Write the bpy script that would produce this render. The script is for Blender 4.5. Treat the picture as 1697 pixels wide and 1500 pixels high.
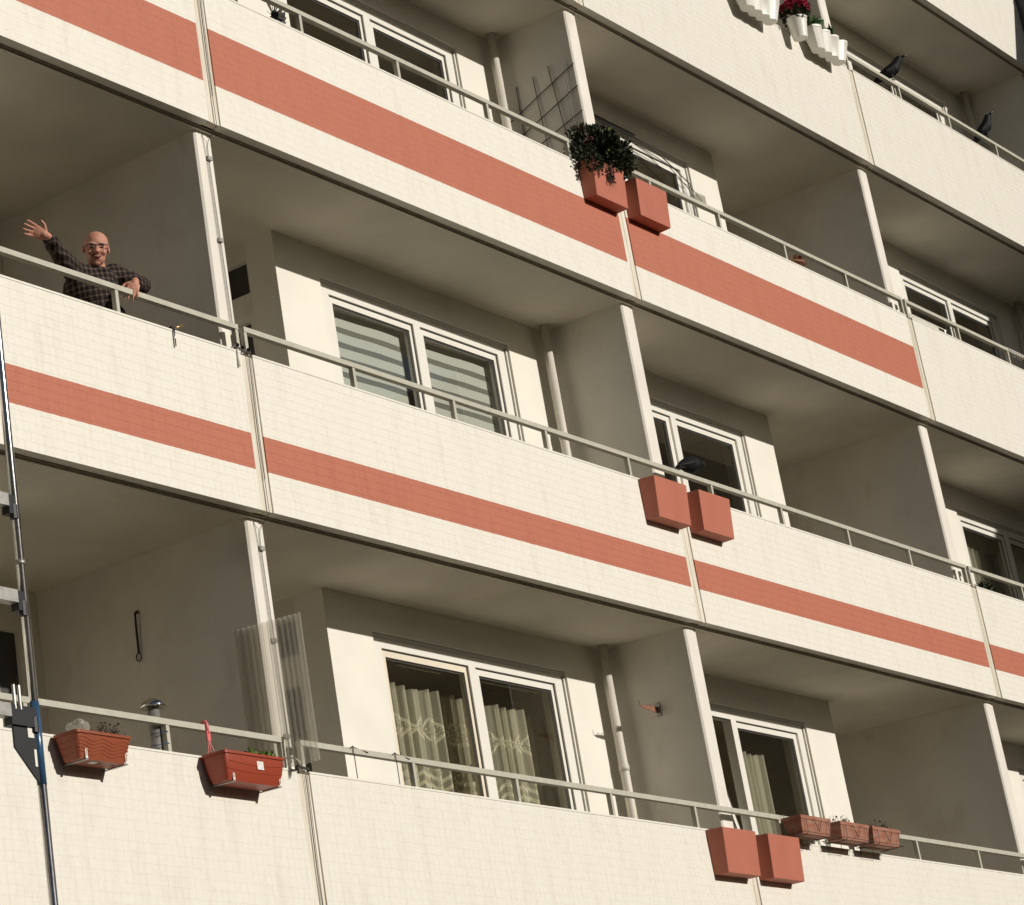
import bpy, bmesh, math, random
from mathutils import Vector, Matrix
random.seed(7)
for o in list(bpy.data.objects): bpy.data.objects.remove(o)
S = bpy.context.scene
COL = S.collection

# ------------------------------------------------------------------ camera
cd = bpy.data.cameras.new('camera'); cam = bpy.data.objects.new('camera', cd); COL.objects.link(cam)
cd.sensor_fit = 'HORIZONTAL'; cd.sensor_width = 36.0
cd.lens = 4302.897771 / 1697.0 * 36.0
cd.shift_x = (848.5 - 76.526624) / 1697.0
cd.shift_y = -(750.0 - 545.905631) / 1697.0
cd.clip_start = 0.1; cd.clip_end = 3000
_r = Vector((0.68360581, -0.72329469, -0.0976109)); _d = Vector((0.20749344, 0.32082228, -0.92413177)); _f = Vector((0.69973536, 0.61148822, 0.36939488))
CAMP = Vector((-12.95865295, -9.59880649, -2.16961908))
cam.matrix_world = Matrix(((_r.x, -_d.x, -_f.x, CAMP.x), (_r.y, -_d.y, -_f.y, CAMP.y), (_r.z, -_d.z, -_f.z, CAMP.z), (0, 0, 0, 1)))
S.camera = cam
# ------------------------------------------------------------------ sky, sun, exposure
SUN = Vector((-0.17, 1.0, -0.357)).normalized()          # the way sunlight travels
ELEV = math.asin(-SUN.z)
w = bpy.data.worlds.new('World'); S.world = w; w.use_nodes = True
nt = w.node_tree; nt.nodes.clear()
sky = nt.nodes.new('ShaderNodeTexSky'); sky.sky_type = 'NISHITA'; sky.sun_disc = False
sky.sun_elevation = ELEV; sky.sun_rotation = math.atan2(-SUN.x, -SUN.y)
sky.air_density = 1.0; sky.dust_density = 1.2; sky.ozone_density = 1.0
bg = nt.nodes.new('ShaderNodeBackground'); bg.inputs['Strength'].default_value = 0.05
wo = nt.nodes.new('ShaderNodeOutputWorld')
nt.links.new(sky.outputs[0], bg.inputs[0]); nt.links.new(bg.outputs[0], wo.inputs[0])
sl = bpy.data.lights.new('sun', 'SUN'); sl.energy = 5.0; sl.angle = math.radians(0.53); sl.color = (1.0, 0.945, 0.865)
so = bpy.data.objects.new('sun', sl); COL.objects.link(so); so.rotation_euler = SUN.to_track_quat('-Z', 'Y').to_euler(); so.location = (5, -20, 20)
S.view_settings.view_transform = 'Standard'; S.view_settings.look = 'None'
S.view_settings.exposure = -0.47; S.view_settings.gamma = 1.0
S.render.engine = 'CYCLES'
S.cycles.use_denoising = True
S.cycles.max_bounces = 10; S.cycles.diffuse_bounces = 5; S.cycles.transparent_max_bounces = 24
S.cycles.caustics_reflective = False; S.cycles.caustics_refractive = False

# ------------------------------------------------------------------ materials
def nm(name):
    m = bpy.data.materials.new(name); m.use_nodes = True
    return m, m.node_tree.nodes, m.node_tree.links, m.node_tree.nodes['Principled BSDF']
def M(name, col, rough=0.7, stain=None, metal=0.0, spec=0.5, noise=0.0, nscale=8.0, bump=0.0, bscale=60.0, stretch=(1, 1, 1), col2=None, trans=0.0):
    m, N, L, p = nm(name)
    p.inputs['Base Color'].default_value = (*col, 1); p.inputs['Roughness'].default_value = rough
    p.inputs['Metallic'].default_value = metal; p.inputs['Specular IOR Level'].default_value = spec
    if noise > 0 or bump > 0:
        g = N.new('ShaderNodeNewGeometry'); mp = N.new('ShaderNodeMapping'); mp.inputs['Scale'].default_value = stretch
        L.new(g.outputs['Position'], mp.inputs[0])
    if noise > 0:
        n = N.new('ShaderNodeTexNoise'); n.inputs['Scale'].default_value = nscale; n.inputs['Detail'].default_value = 6
        L.new(mp.outputs[0], n.inputs['Vector'])
        r = N.new('ShaderNodeMapRange'); r.inputs[1].default_value = 0.35; r.inputs[2].default_value = 0.72; L.new(n.outputs[0], r.inputs[0])
        mx = N.new('ShaderNodeMix'); mx.data_type = 'RGBA'
        c2 = col2 if col2 else tuple(c * (1 - noise) for c in col)
        mx.inputs['A'].default_value = (*col, 1); mx.inputs['B'].default_value = (*c2, 1)
        L.new(r.outputs[0], mx.inputs['Factor']); L.new(mx.outputs['Result'], p.inputs['Base Color'])
        if stain:
            m2 = N.new('ShaderNodeMapping'); m2.inputs['Scale'].default_value = stain[1]; m2.inputs['Location'].default_value = (3.7, 1.3, 8.1); L.new(g.outputs['Position'], m2.inputs[0])
            n2 = N.new('ShaderNodeTexNoise'); n2.inputs['Scale'].default_value = stain[2]; n2.inputs['Detail'].default_value = 9; n2.inputs['Roughness'].default_value = 0.62; L.new(m2.outputs[0], n2.inputs['Vector'])
            r2 = N.new('ShaderNodeMapRange'); r2.inputs[1].default_value = 0.56; r2.inputs[2].default_value = 0.78; L.new(n2.outputs[0], r2.inputs[0])
            x2 = N.new('ShaderNodeMix'); x2.data_type = 'RGBA'; x2.inputs['B'].default_value = (*stain[0], 1)
            L.new(r2.outputs[0], x2.inputs['Factor']); L.new(mx.outputs['Result'], x2.inputs['A']); L.new(x2.outputs['Result'], p.inputs['Base Color'])
    if bump > 0:
        b = N.new('ShaderNodeTexNoise'); b.inputs['Scale'].default_value = bscale; b.inputs['Detail'].default_value = 4
        L.new(mp.outputs[0], b.inputs['Vector'])
        bp = N.new('ShaderNodeBump'); bp.inputs['Strength'].default_value = bump; bp.inputs['Distance'].default_value = 0.01
        L.new(b.outputs[0], bp.inputs['Height']); L.new(bp.outputs[0], p.inputs['Normal'])
    return m
CREAM = (0.815, 0.783, 0.695)
RED = (0.49, 0.166, 0.104)
def facade(name, tint=1.0, band=None):
    """painted tile facade: cream paint, rain streaks, optional red painted band between two heights"""
    m, N, L, p = nm(name)
    p.inputs['Roughness'].default_value = 0.62; p.inputs['Specular IOR Level'].default_value = 0.35
    g = N.new('ShaderNodeNewGeometry'); sp = N.new('ShaderNodeSeparateXYZ'); L.new(g.outputs['Position'], sp.inputs[0])
    def noise(scale, st, lo, hi, det=6):
        mp = N.new('ShaderNodeMapping'); mp.inputs['Scale'].default_value = st; L.new(g.outputs['Position'], mp.inputs[0])
        n = N.new('ShaderNodeTexNoise'); n.inputs['Scale'].default_value = scale; n.inputs['Detail'].default_value = det
        L.new(mp.outputs[0], n.inputs['Vector'])
        r = N.new('ShaderNodeMapRange'); r.inputs[1].default_value = lo; r.inputs[2].default_value = hi
        L.new(n.outputs[0], r.inputs[0]); return r.outputs[0]
    def mix(a, b, f, amt=None):
        mx = N.new('ShaderNodeMix'); mx.data_type = 'RGBA'
        for s, v in (('A', a), ('B', b)):
            if isinstance(v, tuple): mx.inputs[s].default_value = (*v, 1)
            else: L.new(v, mx.inputs[s])
        if amt is not None:
            mu = N.new('ShaderNodeMath'); mu.operation = 'MULTIPLY'; L.new(f, mu.inputs[0]); mu.inputs[1].default_value = amt; f = mu.outputs[0]
        L.new(f, mx.inputs['Factor']); return mx.outputs['Result']
    base = tuple(c * tint for c in CREAM)
    if band:
        wob = noise(30, (1, 1, 1), 0.0, 1.0, 2)
        ma = N.new('ShaderNodeMath'); ma.operation = 'MULTIPLY_ADD'; L.new(wob, ma.inputs[0]); ma.inputs[1].default_value = 0.006; L.new(sp.outputs[2], ma.inputs[2])
        a = N.new('ShaderNodeMath'); a.operation = 'GREATER_THAN'; L.new(ma.outputs[0], a.inputs[0]); a.inputs[1].default_value = band[0] + .003
        b = N.new('ShaderNodeMath'); b.operation = 'LESS_THAN'; L.new(ma.outputs[0], b.inputs[0]); b.inputs[1].default_value = band[1] + .003
        c = N.new('ShaderNodeMath'); c.operation = 'MULTIPLY'; L.new(a.outputs[0], c.inputs[0]); L.new(b.outputs[0], c.inputs[1])
        col = mix(base, RED, c.outputs[0])
    else:
        col = mix(base, base, sp.outputs[0], 0.0)
    grey = N.new('ShaderNodeMix'); grey.data_type = 'RGBA'; grey.blend_type = 'MULTIPLY'
    col2 = mix((1, 1, 1), (0.80, 0.76, 0.72), noise(3.2, (2.2, 2.2, 0.55), 0.50, 0.80))          # broad grime
    col3 = mix((1, 1, 1), (0.80, 0.755, 0.70), noise(14, (1.8, 1.8, 0.10), 0.58, 0.80))         # rain streaks
    col4 = mix((1, 1, 1), (0.93, 0.92, 0.90), noise(22, (1, 1, 1), 0.40, 0.66))                # mottling
    for i, cc in enumerate((col2, col3, col4)):
        mu = N.new('ShaderNodeMix'); mu.data_type = 'RGBA'; mu.blend_type = 'MULTIPLY'; mu.inputs['Factor'].default_value = (0.38, 0.40, 0.55)[i]
        L.new(col, mu.inputs['A']); L.new(cc, mu.inputs['B']); col = mu.outputs['Result']
    L.new(col, p.inputs['Base Color'])
    b = N.new('ShaderNodeTexNoise'); b.inputs['Scale'].default_value = 45; L.new(g.outputs['Position'], b.inputs['Vector'])
    bp = N.new('ShaderNodeBump'); bp.inputs['Strength'].default_value = 0.12; bp.inputs['Distance'].default_value = 0.01
    L.new(b.outputs[0], bp.inputs['Height']); L.new(bp.outputs[0], p.inputs['Normal'])
    return m
def glass_mat(name, tint=(0.80, 0.82, 0.80), refl=0.10):
    m, N, L, p = nm(name); N.remove(p)
    out = [n for n in N if n.type == 'OUTPUT_MATERIAL'][0]
    tr = N.new('ShaderNodeBsdfTransparent'); tr.inputs[0].default_value = (*tint, 1)
    gl = N.new('ShaderNodeBsdfGlossy'); gl.inputs['Roughness'].default_value = 0.015; gl.inputs[0].default_value = (1, 1, 1, 1)
    lw = N.new('ShaderNodeLayerWeight'); lw.inputs[0].default_value = 0.5
    pw = N.new('ShaderNodeMath'); pw.operation = 'POWER'; pw.inputs[1].default_value = 4.0; L.new(lw.outputs['Facing'], pw.inputs[0])
    mu = N.new('ShaderNodeMath'); mu.operation = 'MULTIPLY_ADD'; mu.inputs[1].default_value = 0.85; mu.inputs[2].default_value = 0.045; L.new(pw.outputs[0], mu.inputs[0])
    ms = N.new('ShaderNodeMixShader'); L.new(mu.outputs[0], ms.inputs[0]); L.new(tr.outputs[0], ms.inputs[1]); L.new(gl.outputs[0], ms.inputs[2])
    L.new(ms.outputs[0], out.inputs[0]); return m
def sheer_mat(name, col, open_, trl=0.35):
    """thin woven fabric: part of the light goes straight through the weave"""
    m, N, L, p = nm(name); N.remove(p)
    out = [n for n in N if n.type == 'OUTPUT_MATERIAL'][0]
    df = N.new('ShaderNodeBsdfDiffuse'); df.inputs[0].default_value = (*col, 1)
    tl = N.new('ShaderNodeBsdfTranslucent'); tl.inputs[0].default_value = (*col, 1)
    a = N.new('ShaderNodeMixShader'); a.inputs[0].default_value = trl; L.new(df.outputs[0], a.inputs[1]); L.new(tl.outputs[0], a.inputs[2])
    tr = N.new('ShaderNodeBsdfTransparent'); b = N.new('ShaderNodeMixShader'); b.inputs[0].default_value = open_
    L.new(a.outputs[0], b.inputs[1]); L.new(tr.outputs[0], b.inputs[2]); L.new(b.outputs[0], out.inputs[0])
    return m, N, L, b
mat = {}
for r in (-1, 0, 4, 5): mat['fac%d' % r] = facade('facade_tile_paint', 0.98 if r < 2 else 0.93)
mat['fac1'] = facade('facade_tile_paint_narrow_band', 1.0, (2.8 + .277, 2.8 + .527))
mat['fac2'] = facade('facade_tile_paint_wide_band', 1.0, (5.6 + .311, 5.6 + .760))
mat['fac2p'] = facade('facade_tile_paint', 0.97)
mat['fac3'] = facade('facade_tile_paint', 0.93)
mat['wall'] = M('wall_paint', (0.82, 0.785, 0.695), 0.75, noise=0.07, nscale=2.5, bump=0.06, bscale=80, spec=0.25)
mat['part'] = M('partition_paint', (0.80, 0.755, 0.67), 0.8, ((0.60, 0.54, 0.44), (1, 1, .6), 3.0), noise=0.12, nscale=2.2, bump=0.08, bscale=70, spec=0.2)
mat['soffit'] = M('soffit_paint', (0.78, 0.73, 0.62), 0.85, ((0.71, 0.66, 0.55), (1, 1, 1), 2.2), noise=0.14, nscale=1.7, bump=0.05, bscale=60, spec=0.2)
mat['slabedge'] = M('slab_concrete', (0.40, 0.34, 0.25), 0.9, noise=0.4, nscale=9, stretch=(1, 1, 1))
mat['joint'] = M('joint_mortar', (0.79, 0.745, 0.645), 0.9, noise=0.45, nscale=7, stretch=(4, 4, 0.30), col2=(0.60, 0.52, 0.40), bump=0.3, bscale=50)
mat['jointc'] = M('joint_mortar_pale', (0.72, 0.665, 0.54), 0.9, noise=0.25, nscale=9, stretch=(3, 3, 0.35), bump=0.2, bscale=50)
mat['rail'] = M('rail_paint', (0.52, 0.495, 0.405), 0.55, noise=0.12, nscale=14, spec=0.4)
mat['upvc'] = M('white_window_plastic', (0.80, 0.775, 0.70), 0.42, noise=0.04, nscale=5, spec=0.4)
mat['upvcy'] = M('aged_window_plastic', (0.79, 0.71, 0.575), 0.45, noise=0.08, nscale=5, spec=0.4)
mat['seal'] = M('window_seal', (0.05, 0.05, 0.048), 0.6)
mat['guide'] = M('shutter_guide', (0.70, 0.67, 0.59), 0.5)
mat['sbox'] = M('shutter_box', (0.55, 0.53, 0.48), 0.5)
mat['glass'] = glass_mat('window_glass', (0.93, 0.94, 0.92))
mat['room'] = M('room_paint', (0.58, 0.52, 0.42), 0.9, noise=0.2, nscale=1.2)
mat['pipe'] = M('downpipe', (0.66, 0.62, 0.53), 0.5, noise=0.1, nscale=6)
mat['black'] = M('black_rubber', (0.012, 0.012, 0.013), 0.55)
mat['wire'] = M('dark_wire', (0.05, 0.043, 0.038), 0.5)
mat['steel'] = M('galvanised_steel', (0.92, 0.90, 0.86), 0.30, metal=1.0, noise=0.3, nscale=9, stretch=(1, 1, 0.5), bump=0.15, bscale=40)
_n = mat['steel'].node_tree.nodes; _tg = _n.new('ShaderNodeTangent'); _tg.direction_type = 'RADIAL'; _tg.axis = 'Z'       # drawn tube: brushed along its length
_n['Principled BSDF'].inputs['Anisotropic'].default_value = 0.85; _n['Principled BSDF'].inputs['Anisotropic Rotation'].default_value = 0.25
mat['steel'].node_tree.links.new(_tg.outputs[0], _n['Principled BSDF'].inputs['Tangent'])
mat['steeldull'] = M('dull_steel', (0.42, 0.41, 0.38), 0.5, metal=0.7, noise=0.3, nscale=20)
mat['chrome'] = M('polished_metal', (0.75, 0.73, 0.70), 0.12, metal=1.0)
mat['blue'] = M('blue_paint', (0.035, 0.10, 0.19), 0.28, noise=0.3, nscale=14, spec=0.6)
mat['terra'] = M('terracotta_plastic', (0.29, 0.070, 0.028), 0.5, noise=0.12, nscale=8, spec=0.4)
mat['terra2'] = M('red_plastic', (0.33, 0.055, 0.025), 0.45, noise=0.08, nscale=8, spec=0.45)
mat['clay'] = M('weathered_terracotta', (0.31, 0.108, 0.058), 0.75, noise=0.45, nscale=11, stretch=(.6, 1, 3), col2=(0.37, 0.20, 0.14))
mat['redbox'] = M('red_concrete_planter', (0.475, 0.158, 0.102), 0.65, noise=0.08, nscale=4, stretch=(1.2, 1.2, .8), bump=0.05, spec=0.3)
mat['soil'] = M('soil', (0.045, 0.030, 0.020), 0.95, noise=0.4, nscale=30)
mat['white'] = M('white_plastic', (0.80, 0.77, 0.70), 0.4, spec=0.45)
mat['tag'] = M('paper_sticker', (0.82, 0.80, 0.76), 0.7, noise=0.25, nscale=60)
mat['leaf'] = M('leaf_dark', (0.026, 0.036, 0.013), 0.6, noise=0.5, nscale=25, col2=(0.018, 0.024, 0.010), spec=0.3)
mat['leafg'] = M('leaf_green', (0.13, 0.20, 0.030), 0.55, noise=0.4, nscale=25)
mat['leafm'] = M('leaf_mid', (0.055, 0.12, 0.030), 0.5, noise=0.4, nscale=25)
mat['dry'] = M('dry_stem', (0.09, 0.055, 0.035), 0.9, noise=0.4, nscale=30)
mat['petal'] = M('crimson_petal', (0.50, 0.018, 0.07), 0.6, noise=0.35, nscale=40)
mat['petal2'] = M('faded_petal', (0.13, 0.045, 0.04), 0.7, noise=0.35, nscale=40)
mat['pink'] = M('pink_plastic', (0.75, 0.16, 0.16), 0.4)
mat['crow'] = M('crow_plumage', (0.010, 0.010, 0.011), 0.6, noise=0.5, nscale=60, spec=0.2, bump=0.5, bscale=90)
mat['beak'] = M('beak_horn', (0.02, 0.02, 0.02), 0.35)
mat['skin'] = M('skin', (0.54, 0.275, 0.19), 0.55, noise=0.3, nscale=34, bump=0.35, bscale=70, col2=(0.48, 0.19, 0.125), spec=0.4)
mat['skinred'] = M('lip', (0.20, 0.05, 0.04), 0.45)
mat['teeth'] = M('teeth', (0.42, 0.34, 0.26), 0.3)
mat['eye'] = M('eye', (0.035, 0.025, 0.02), 0.7)
mat['hair'] = M('grey_hair', (0.35, 0.31, 0.27), 0.8)
mat['trouser'] = M('dark_trousers', (0.02, 0.02, 0.022), 0.85)
mat['maroon'] = M('maroon_cladding', (0.10, 0.022, 0.022), 0.6, noise=0.2, nscale=3)
mat['dgrey'] = M('dark_grey_cladding', (0.10, 0.10, 0.105), 0.6, noise=0.15, nscale=3)
mat['ground'] = M('paving', (0.085, 0.078, 0.058), 0.9, noise=0.25, nscale=0.4, bump=0.1, bscale=6)
mat['rust'] = M('rusty_metal', (0.30, 0.13, 0.075), 0.8, noise=0.4, nscale=60)
mat['brass'] = M('brass', (0.55, 0.38, 0.16), 0.35, metal=0.8)
mat['awning'] = M('dark_awning', (0.035, 0.032, 0.03), 0.8)
mat['wood'] = M('brown_pot', (0.24, 0.10, 0.05), 0.7, noise=0.3, nscale=18)

def plaid():
    m, N, L, p = nm('plaid_flannel'); p.inputs['Roughness'].default_value = 0.9; p.inputs['Specular IOR Level'].default_value = 0.15
    tc = N.new('ShaderNodeTexCoord'); sp = N.new('ShaderNodeSeparateXYZ')
    mp = N.new('ShaderNodeMapping'); mp.inputs['Rotation'].default_value = (0, 0.12, 0.75); L.new(tc.outputs['Object'], mp.inputs[0]); L.new(mp.outputs[0], sp.inputs[0])
    fs = []
    for ax, per in ((0, 0.034), (2, 0.038)):
        d = N.new('ShaderNodeMath'); d.operation = 'DIVIDE'; L.new(sp.outputs[ax], d.inputs[0]); d.inputs[1].default_value = per
        fr = N.new('ShaderNodeMath'); fr.operation = 'FRACT'; L.new(d.outputs[0], fr.inputs[0])
        pp = N.new('ShaderNodeMath'); pp.operation = 'PINGPONG'; L.new(fr.outputs[0], pp.inputs[0]); pp.inputs[1].default_value = 0.5
        rr = N.new('ShaderNodeMapRange'); rr.inputs[1].default_value = 0.27; rr.inputs[2].default_value = 0.40; L.new(pp.outputs[0], rr.inputs[0]); fs.append(rr.outputs[0])
    ad = N.new('ShaderNodeMath'); ad.operation = 'ADD'; L.new(fs[0], ad.inputs[0]); L.new(fs[1], ad.inputs[1])
    cr = N.new('ShaderNodeValToRGB'); hf = N.new('ShaderNodeMath'); hf.operation = 'MULTIPLY'; hf.inputs[1].default_value = 0.5; L.new(ad.outputs[0], hf.inputs[0]); L.new(hf.outputs[0], cr.inputs[0])
    cr.color_ramp.elements[0].color = (0.016, 0.013, 0.012, 1); cr.color_ramp.elements[1].color = (0.12, 0.092, 0.078, 1)
    e = cr.color_ramp.elements.new(0.5); e.color = (0.062, 0.042, 0.036, 1)
    L.new(cr.outputs[0], p.inputs['Base Color'])
    wv = N.new('ShaderNodeTexNoise'); wv.inputs['Scale'].default_value = 16; wv.inputs['Detail'].default_value = 3; L.new(tc.outputs['Object'], wv.inputs['Vector'])
    bp = N.new('ShaderNodeBump'); bp.inputs['Strength'].default_value = 0.9; bp.inputs['Distance'].default_value = 0.03; L.new(wv.outputs[0], bp.inputs['Height']); L.new(bp.outputs[0], p.inputs['Normal']); return m
mat['plaid'] = plaid()
def clear_mat(name, tint, dirt):
    m, N, L, p = nm(name); N.remove(p)
    out = [n for n in N if n.type == 'OUTPUT_MATERIAL'][0]
    tr = N.new('ShaderNodeBsdfTransparent'); tr.inputs[0].default_value = (*tint, 1)
    gl = N.new('ShaderNodeBsdfGlossy'); gl.inputs['Roughness'].default_value = 0.12
    d1 = N.new('ShaderNodeBsdfDiffuse'); d1.inputs[0].default_value = (0.75, 0.71, 0.62, 1)
    d2 = N.new('ShaderNodeBsdfTranslucent'); d2.inputs[0].default_value = (0.85, 0.81, 0.72, 1)
    df = N.new('ShaderNodeMixShader'); df.inputs[0].default_value = 0.55; L.new(d1.outputs[0], df.inputs[1]); L.new(d2.outputs[0], df.inputs[2])
    lw = N.new('ShaderNodeLayerWeight'); lw.inputs[0].default_value = 0.5
    pw = N.new('ShaderNodeMath'); pw.operation = 'POWER'; pw.inputs[1].default_value = 2.2; L.new(lw.outputs['Facing'], pw.inputs[0])
    mu = N.new('ShaderNodeMath'); mu.operation = 'MULTIPLY_ADD'; mu.inputs[1].default_value = 0.9; mu.inputs[2].default_value = 0.06; L.new(pw.outputs[0], mu.inputs[0])
    a = N.new('ShaderNodeMixShader'); L.new(mu.outputs[0], a.inputs[0]); L.new(tr.outputs[0], a.inputs[1]); L.new(gl.outputs[0], a.inputs[2])
    b = N.new('ShaderNodeMixShader'); b.inputs[0].default_value = dirt; L.new(a.outputs[0], b.inputs[1]); L.new(df.outputs[0], b.inputs[2])
    L.new(b.outputs[0], out.inputs[0]); return m
mat['corr'] = clear_mat('clear_corrugated_plastic', (0.90, 0.89, 0.85), 0.34)
mat['film'] = clear_mat('crumpled_film', (0.85, 0.85, 0.83), 0.40)

# ------------------------------------------------------------------ mesh helpers
class MB:
    def __init__(s): s.v = []; s.f = []
    def add(s, vs, fs):
        n = len(s.v); s.v += [tuple(v) for v in vs]; s.f += [tuple(i + n for i in f) for f in fs]; return s
    def box(s, x0, x1, y0, y1, z0, z1):
        return s.add([(x0, y0, z0), (x1, y0, z0), (x1, y1, z0), (x0, y1, z0), (x0, y0, z1), (x1, y0, z1), (x1, y1, z1), (x0, y1, z1)],
                     [(0, 3, 2, 1), (4, 5, 6, 7), (0, 1, 5, 4), (1, 2, 6, 5), (2, 3, 7, 6), (3, 0, 4, 7)])
    def hexa(s, lo, hi):     # lo, hi: 4 corners each, counter-clockwise seen from above
        return s.add(list(lo) + list(hi), [(0, 3, 2, 1), (4, 5, 6, 7), (0, 1, 5, 4), (1, 2, 6, 5), (2, 3, 7, 6), (3, 0, 4, 7)])
    def rings(s, rings, closed=True, cap=True):
        n = len(rings[0]); b = len(s.v)
        for r in rings: s.v += [tuple(p) for p in r]
        for i in range(len(rings) - 1):
            for j in range(n if closed else n - 1):
                k = (j + 1) % n
                s.f.append((b + i * n + j, b + i * n + k, b + (i + 1) * n + k, b + (i + 1) * n + j))
        if cap and closed:
            s.f.append(tuple(b + j for j in reversed(range(n)))); s.f.append(tuple(b + (len(rings) - 1) * n + j for j in range(n)))
        return s
    def tube(s, pts, r, n=8, cap=True):
        pts = [Vector(p) for p in pts]; R = r if isinstance(r, (list, tuple)) else [r] * len(pts)
        rings = []; up = None
        for i, p in enumerate(pts):
            t = ((pts[min(i + 1, len(pts) - 1)] - p).normalized() + (p - pts[max(i - 1, 0)]).normalized())
            t = t.normalized() if t.length > 1e-6 else Vector((0, 0, 1))
            if up is None: up = Vector((0, 0, 1)) if abs(t.z) < 0.9 else Vector((1, 0, 0))
            a = t.cross(up).normalized(); bb = a.cross(t).normalized(); up = bb
            rings.append([p + (a * math.cos(q) + bb * math.sin(q)) * R[i] for q in [2 * math.pi * k / n for k in range(n)]])
        return s.rings(rings, True, cap)
    def lathe(s, prof, c, n=20, cap=True):
        return s.rings([[(c[0] + r * math.cos(2 * math.pi * k / n), c[1] + r * math.sin(2 * math.pi * k / n), c[2] + z) for k in range(n)] for r, z in prof], True, cap)
    def ell(s, c, rad, basis=None, nu=14, nv=9):
        c = Vector(c); bs = basis or (Vector((1, 0, 0)), Vector((0, 1, 0)), Vector((0, 0, 1)))
        rg = []
        for i in range(nv + 1):
            th = math.pi * (i + 0.02) / (nv + 0.04); rr = math.sin(th); zz = -math.cos(th)
            rg.append([c + bs[0] * (rad[0] * rr * math.cos(2 * math.pi * k / nu)) + bs[1] * (rad[1] * rr * math.sin(2 * math.pi * k / nu)) + bs[2] * (rad[2] * zz) for k in range(nu)])
        return s.rings(rg)
    def leaf(s, p, d, ln, wd):
        p = Vector(p); d = Vector(d).normalized(); a = d.cross(Vector((random.uniform(-1, 1), random.uniform(-1, 1), random.uniform(-1, 1)))).normalized(); nn = d.cross(a)
        return s.add([p, p + d * ln * .5 + a * wd * .5 + nn * wd * .15, p + d * ln, p + d * ln * .5 - a * wd * .5 + nn * wd * .15], [(0, 1, 2), (0, 2, 3)])
    def build(s, name, m, parent=None, smooth=False, base=(0, 0, 0)):
        me = bpy.data.meshes.new(name)
        b = Vector(base)
        if parent is not None: b = b + Vector(parent.get('_base', (0, 0, 0)))
        me.from_pydata([(v[0] - b[0], v[1] - b[1], v[2] - b[2]) for v in s.v], [], s.f)
        bm = bmesh.new(); bm.from_mesh(me); bmesh.ops.recalc_face_normals(bm, faces=bm.faces); bm.to_mesh(me); bm.free()
        if smooth: me.polygons.foreach_set('use_smooth', [len(p.vertices) <= 4 for p in me.polygons])
        me.materials.append(mat[m] if isinstance(m, str) else m); me.update()
        o = bpy.data.objects.new(name, me); COL.objects.link(o)
        if parent is not None:
            o.parent = parent; o['_base'] = parent.get('_base', (0, 0, 0))
        else:
            o.location = base; o['_base'] = tuple(base)
        return o
def bevel(o, wd=0.004, seg=2):
    md = o.modifiers.new('bevel', 'BEVEL'); md.width = wd; md.segments = seg; md.limit_method = 'ANGLE'; md.angle_limit = math.radians(40); return o
def tag(o, label, cat, group=None):
    o['label'] = label; o['category'] = cat
    if group: o['group'] = group
    return o
def thing(name, label, cat, loc=(0, 0, 0), group=None):
    o = bpy.data.objects.new(name, None); COL.objects.link(o); o.location = loc; o.empty_display_size = 0.1; o['_base'] = tuple(loc)
    return tag(o, label, cat, group)
def empty(name, parent):
    o = bpy.data.objects.new(name, None); COL.objects.link(o); o.parent = parent; o['_base'] = parent['_base']; return o
def dup(o, parent=None):
    c = o.copy(); COL.objects.link(c); c.parent = parent
    for ch in list(o.children): dup(ch, c)
    return c
def blob(name, m, parent, prims, voxel=0.008, sm=3):
    """many overlapping primitives fused into one continuous skin"""
    mb = MB(); prims(mb)
    o = mb.build(name, m, parent, True)
    r = o.modifiers.new('r', 'REMESH'); r.mode = 'VOXEL'; r.voxel_size = voxel
    q = o.modifiers.new('s', 'SMOOTH'); q.factor = 0.5; q.iterations = sm
    bpy.context.view_layer.update()
    dg = bpy.context.evaluated_depsgraph_get(); me = bpy.data.meshes.new_from_object(o.evaluated_get(dg))
    o.modifiers.clear(); old = o.data; o.data = me; bpy.data.meshes.remove(old)
    me.polygons.foreach_set('use_smooth', [True] * len(me.polygons)); me.update()
    return o
def cap(mb, a, ra, b, rb, n=10):
    a = Vector(a); b = Vector(b); d = (b - a)
    mb.tube([a + d * t for t in (0, .33, .66, 1)], [ra + (rb - ra) * t for t in (0, .33, .66, 1)], n)
    mb.ell(a, (ra,) * 3, None, 10, 7); mb.ell(b, (rb,) * 3, None, 10, 7)

# ------------------------------------------------------------------ setting: ground
W = 5.5425; H = 2.8; PH = 1.0925; T = 0.0855; YP = 0.12; YB = 0.895; YR = 2.0
JG = 0.065
g = MB().box(-400, 400, -500, 300, -4.0, -3.75).build('ground', 'ground'); g['kind'] = 'structure'

mat['rim_dark'] = M('shading_rim_dark', (0.045, 0.048, 0.028), 0.95, noise=0.5, nscale=0.15)
mb_t = MB(); NR = 96
def _rim(R_, z_, wob): return [((4 + R_ * math.cos(2 * math.pi * k / NR)), -6 + R_ * math.sin(2 * math.pi * k / NR), z_ + wob * (math.sin(k * .7) + .6 * math.sin(k * 1.9 + 1) + .4 * math.sin(k * 4.3))) for k in range(NR)]
mb_t.rings([_rim(52, -3.7, 0), _rim(58, 1.5, .8), _rim(66, 8.5, 1.2), _rim(80, 15.5, 1.5), _rim(110, 18, 1.5), _rim(160, -3.7, 0)], True, False)
tr_ = mb_t.build('shading_rim', 'rim_dark', None, True); tr_['kind'] = 'structure'  # unseen dark ring, added to block low sky light from the shaded faces
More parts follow.
